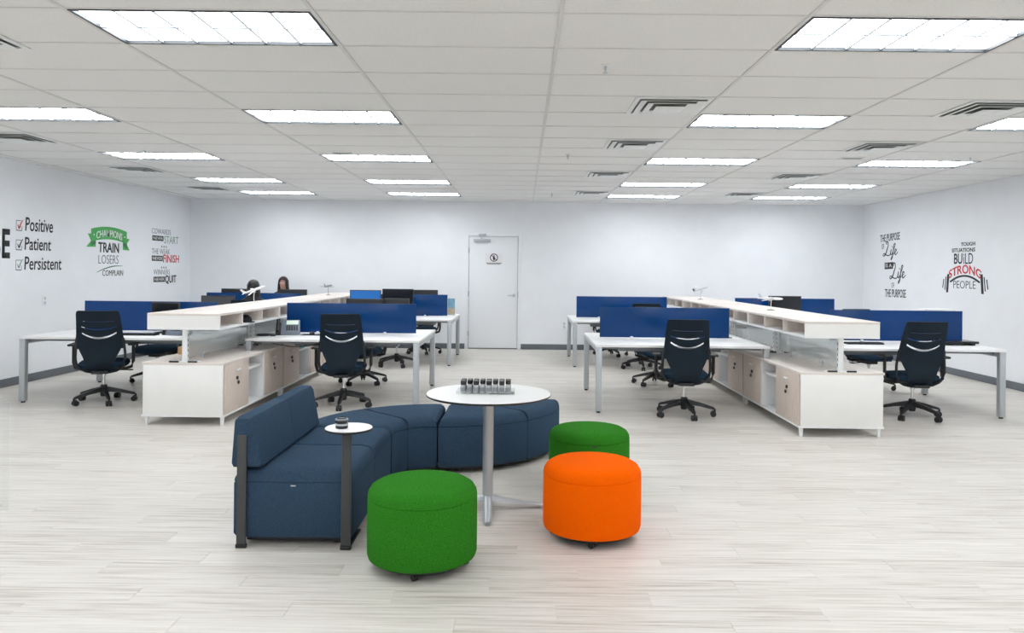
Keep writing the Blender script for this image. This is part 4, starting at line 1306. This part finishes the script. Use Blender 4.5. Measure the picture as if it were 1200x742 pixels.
# ================================================================ PEOPLE
def person(label, x, y, rz, hair, shirt, top, face):
    """seated, facing local -y, hips on a chair, hands on the desk"""
    t = thing('person', label, 'person', (x, y, 0), rz)
    V, E, Rd = [], [], []
    def v(p, r, par=None):
        V.append(p)
        Rd.append(r if isinstance(r, tuple) else (r, r))
        if par is not None:
            E.append((par, len(V) - 1))
        return len(V) - 1
    k = top - 1.34
    hip = v((0, 0.06, 0.61), (0.15, 0.115))
    waist = v((0, 0.06, 0.74 + k * .5), (0.135, 0.10), hip)
    chest = v((0, 0.06, 0.90 + k), (0.155, 0.11), waist)
    shol = v((0, 0.04, 1.02 + k), (0.11, 0.08), chest)
    neck = v((0, 0.025, 1.10 + k), 0.050, shol)
    jaw = v((0, 0.0, 1.165 + k), (0.060, 0.070), neck)
    head = v((0, 0.0, 1.235 + k), (0.074, 0.088), jaw)
    crown = v((0, 0.005, 1.30 + k), (0.050, 0.062), head)
    nose = None
    for s in (-1, 1):
        sh = v((s * 0.17, 0.04, 1.00 + k), 0.058, shol)
        el = v((s * 0.23, -0.04, 0.77 + k * .4), 0.042, sh)
        wr = v((s * 0.13, -0.27, 0.785), 0.027, el)
        pl = v((s * 0.115, -0.34, 0.783), (0.034, 0.018), wr)
        for j, (dx, ln) in enumerate(((-0.030, 0.062), (-0.010, 0.072), (0.010, 0.068), (0.029, 0.052))):
            kn = v((s * 0.115 + dx, -0.385, 0.785), 0.0088, pl)
            mid = v((s * 0.115 + dx * 1.1, -0.385 - ln * 0.5, 0.782), 0.008, kn)
            v((s * 0.115 + dx * 1.1, -0.385 - ln, 0.768), 0.0066, mid)
        th1 = v((s * 0.075, -0.335, 0.778), 0.0105, pl)
        v((s * 0.060, -0.375, 0.770), 0.008, th1)
        kne = v((s * 0.12, -0.36, 0.575), 0.072, hip)
        ank = v((s * 0.12, -0.37, 0.11), 0.042, kne)
        v((s * 0.13, -0.50, 0.045), (0.042, 0.034), ank)
    me = bpy.data.meshes.new('b')
    me.from_pydata(V, E, [])
    o = bpy.data.objects.new('b', me)
    C.objects.link(o)
    sk = o.modifiers.new('skin', 'SKIN')
    sk.use_smooth_shade = True
    for i, r in enumerate(Rd):
        me.skin_vertices[0].data[i].radius = r
        me.skin_vertices[0].data[i].use_root = (i == 0)
    ss = o.modifiers.new('sub', 'SUBSURF')
    ss.levels = 2
    dg = bpy.context.evaluated_depsgraph_get()
    dg.update()
    m2 = bpy.data.meshes.new_from_object(o.evaluated_get(dg))
    bpy.data.objects.remove(o)
    m2.materials.clear()
    for mm in ('skin', shirt, 'dark'):
        m2.materials.append(M[mm])
    for p in m2.polygons:
        c = p.center
        if c.z > 1.075 + k or (c.y < -0.24 and c.z > 0.70):
            p.material_index = 0
        elif c.z < 0.63:
            p.material_index = 2
        else:
            p.material_index = 1
        p.use_smooth = True
    m2.name = 'body'
    obj('body', m2, None, t)
    # face
    hz = 1.232 + k
    obj('nose', MB().rings([[(0.013 * math.cos(a) * f, -0.082 - d, hz - 0.022 + z + 0.012 * f * math.sin(a)) for a in [2 * PI * q / 10 for q in range(10)]] for f, d, z in ((0.7, -0.01, 0.02), (1, 0.006, 0.002), (0.6, 0.014, -0.004), (0.1, 0.016, -0.005))]), 'skin', t)
    for s in (-1, 1):
        ey = obj('eye', MB().lathe([(0, -0.011), (0.008, -0.008), (0.011, 0), (0.008, 0.008), (0, 0.011)], 12, Matrix.Translation((s * 0.029, -0.074, hz))), 'paper', t)
        obj('iris', MB().cyl((s * 0.029, -0.083, hz), (s * 0.029, -0.0865, hz), 0.0055, n=10), 'dark', ey)
        obj('eyebrow', MB().tube([(s * 0.013, -0.083, hz + 0.020), (s * 0.03, -0.084, hz + 0.025), (s * 0.046, -0.074, hz + 0.019)], 0.004, 6), hair, t)
        obj('ear', MB().lathe([(0, -0.020), (0.008, -0.014), (0.010, 0.0), (0.008, 0.014), (0, 0.020)], 10, Matrix.Translation((s * 0.075, 0.012, hz - 0.008))), 'skin', t)
    obj('mouth', MB().tube([(-0.022, -0.074, hz - 0.058), (0, -0.081, hz - 0.057), (0.022, -0.074, hz - 0.058)], [0.003, 0.0055, 0.003], 6), 'inkr', t)
    # hair: shell over the skull, open at the face, falling to the shoulders
    b = bmesh.new()
    rows = []
    NA = 28
    for zi in range(15):
        f = zi / 14
        z = top + 0.012 - 0.36 * f ** 1.25
        if z > hz:
            q = min(1, (top + 0.012 - z) / 0.115)
            rx, ry = 0.094 * math.sqrt(1 - (1 - q) ** 2), 0.108 * math.sqrt(1 - (1 - q) ** 2)
        else:
            rx, ry = 0.094 + 0.02 * (hz - z) / 0.2, 0.108 - 0.02 * (hz - z) / 0.2
        row = []
        open_ = 0.0 if z > hz + 0.055 else 0.78
        for i in range(NA + 1):
            a = -PI / 2 + open_ + (2 * PI - 2 * open_) * i / NA
            rr_ = 1 + 0.03 * math.sin(a * 9 + zi)
            row.append(b.verts.new((rx * rr_ * math.cos(a), 0.012 + ry * rr_ * math.sin(a), z)))
        rows.append(row)
    for a_, c_ in zip(rows, rows[1:]):
        for i in range(NA):
            b.faces.new((a_[i], a_[i + 1], c_[i + 1], c_[i]))
    b.faces.new(rows[0][:-1])
    bmesh.ops.recalc_face_normals(b, faces=b.faces)
    mb = MB()
    mb.merge(b)
    ho = obj('hair', mb, hair, t)
    sd = ho.modifiers.new('thick', 'SOLIDIFY')
    sd.thickness = 0.012
    sd.offset = -1
    return t
person('person with black hair seated with back to us behind left shelf', -4.19, 11.78, PI, 'hair1', 'shirt', 1.345, False)
person('person with long dark hair facing us over a black monitor', -4.44, 14.02, 0, 'hair2', 'shirt2', 1.375, True)
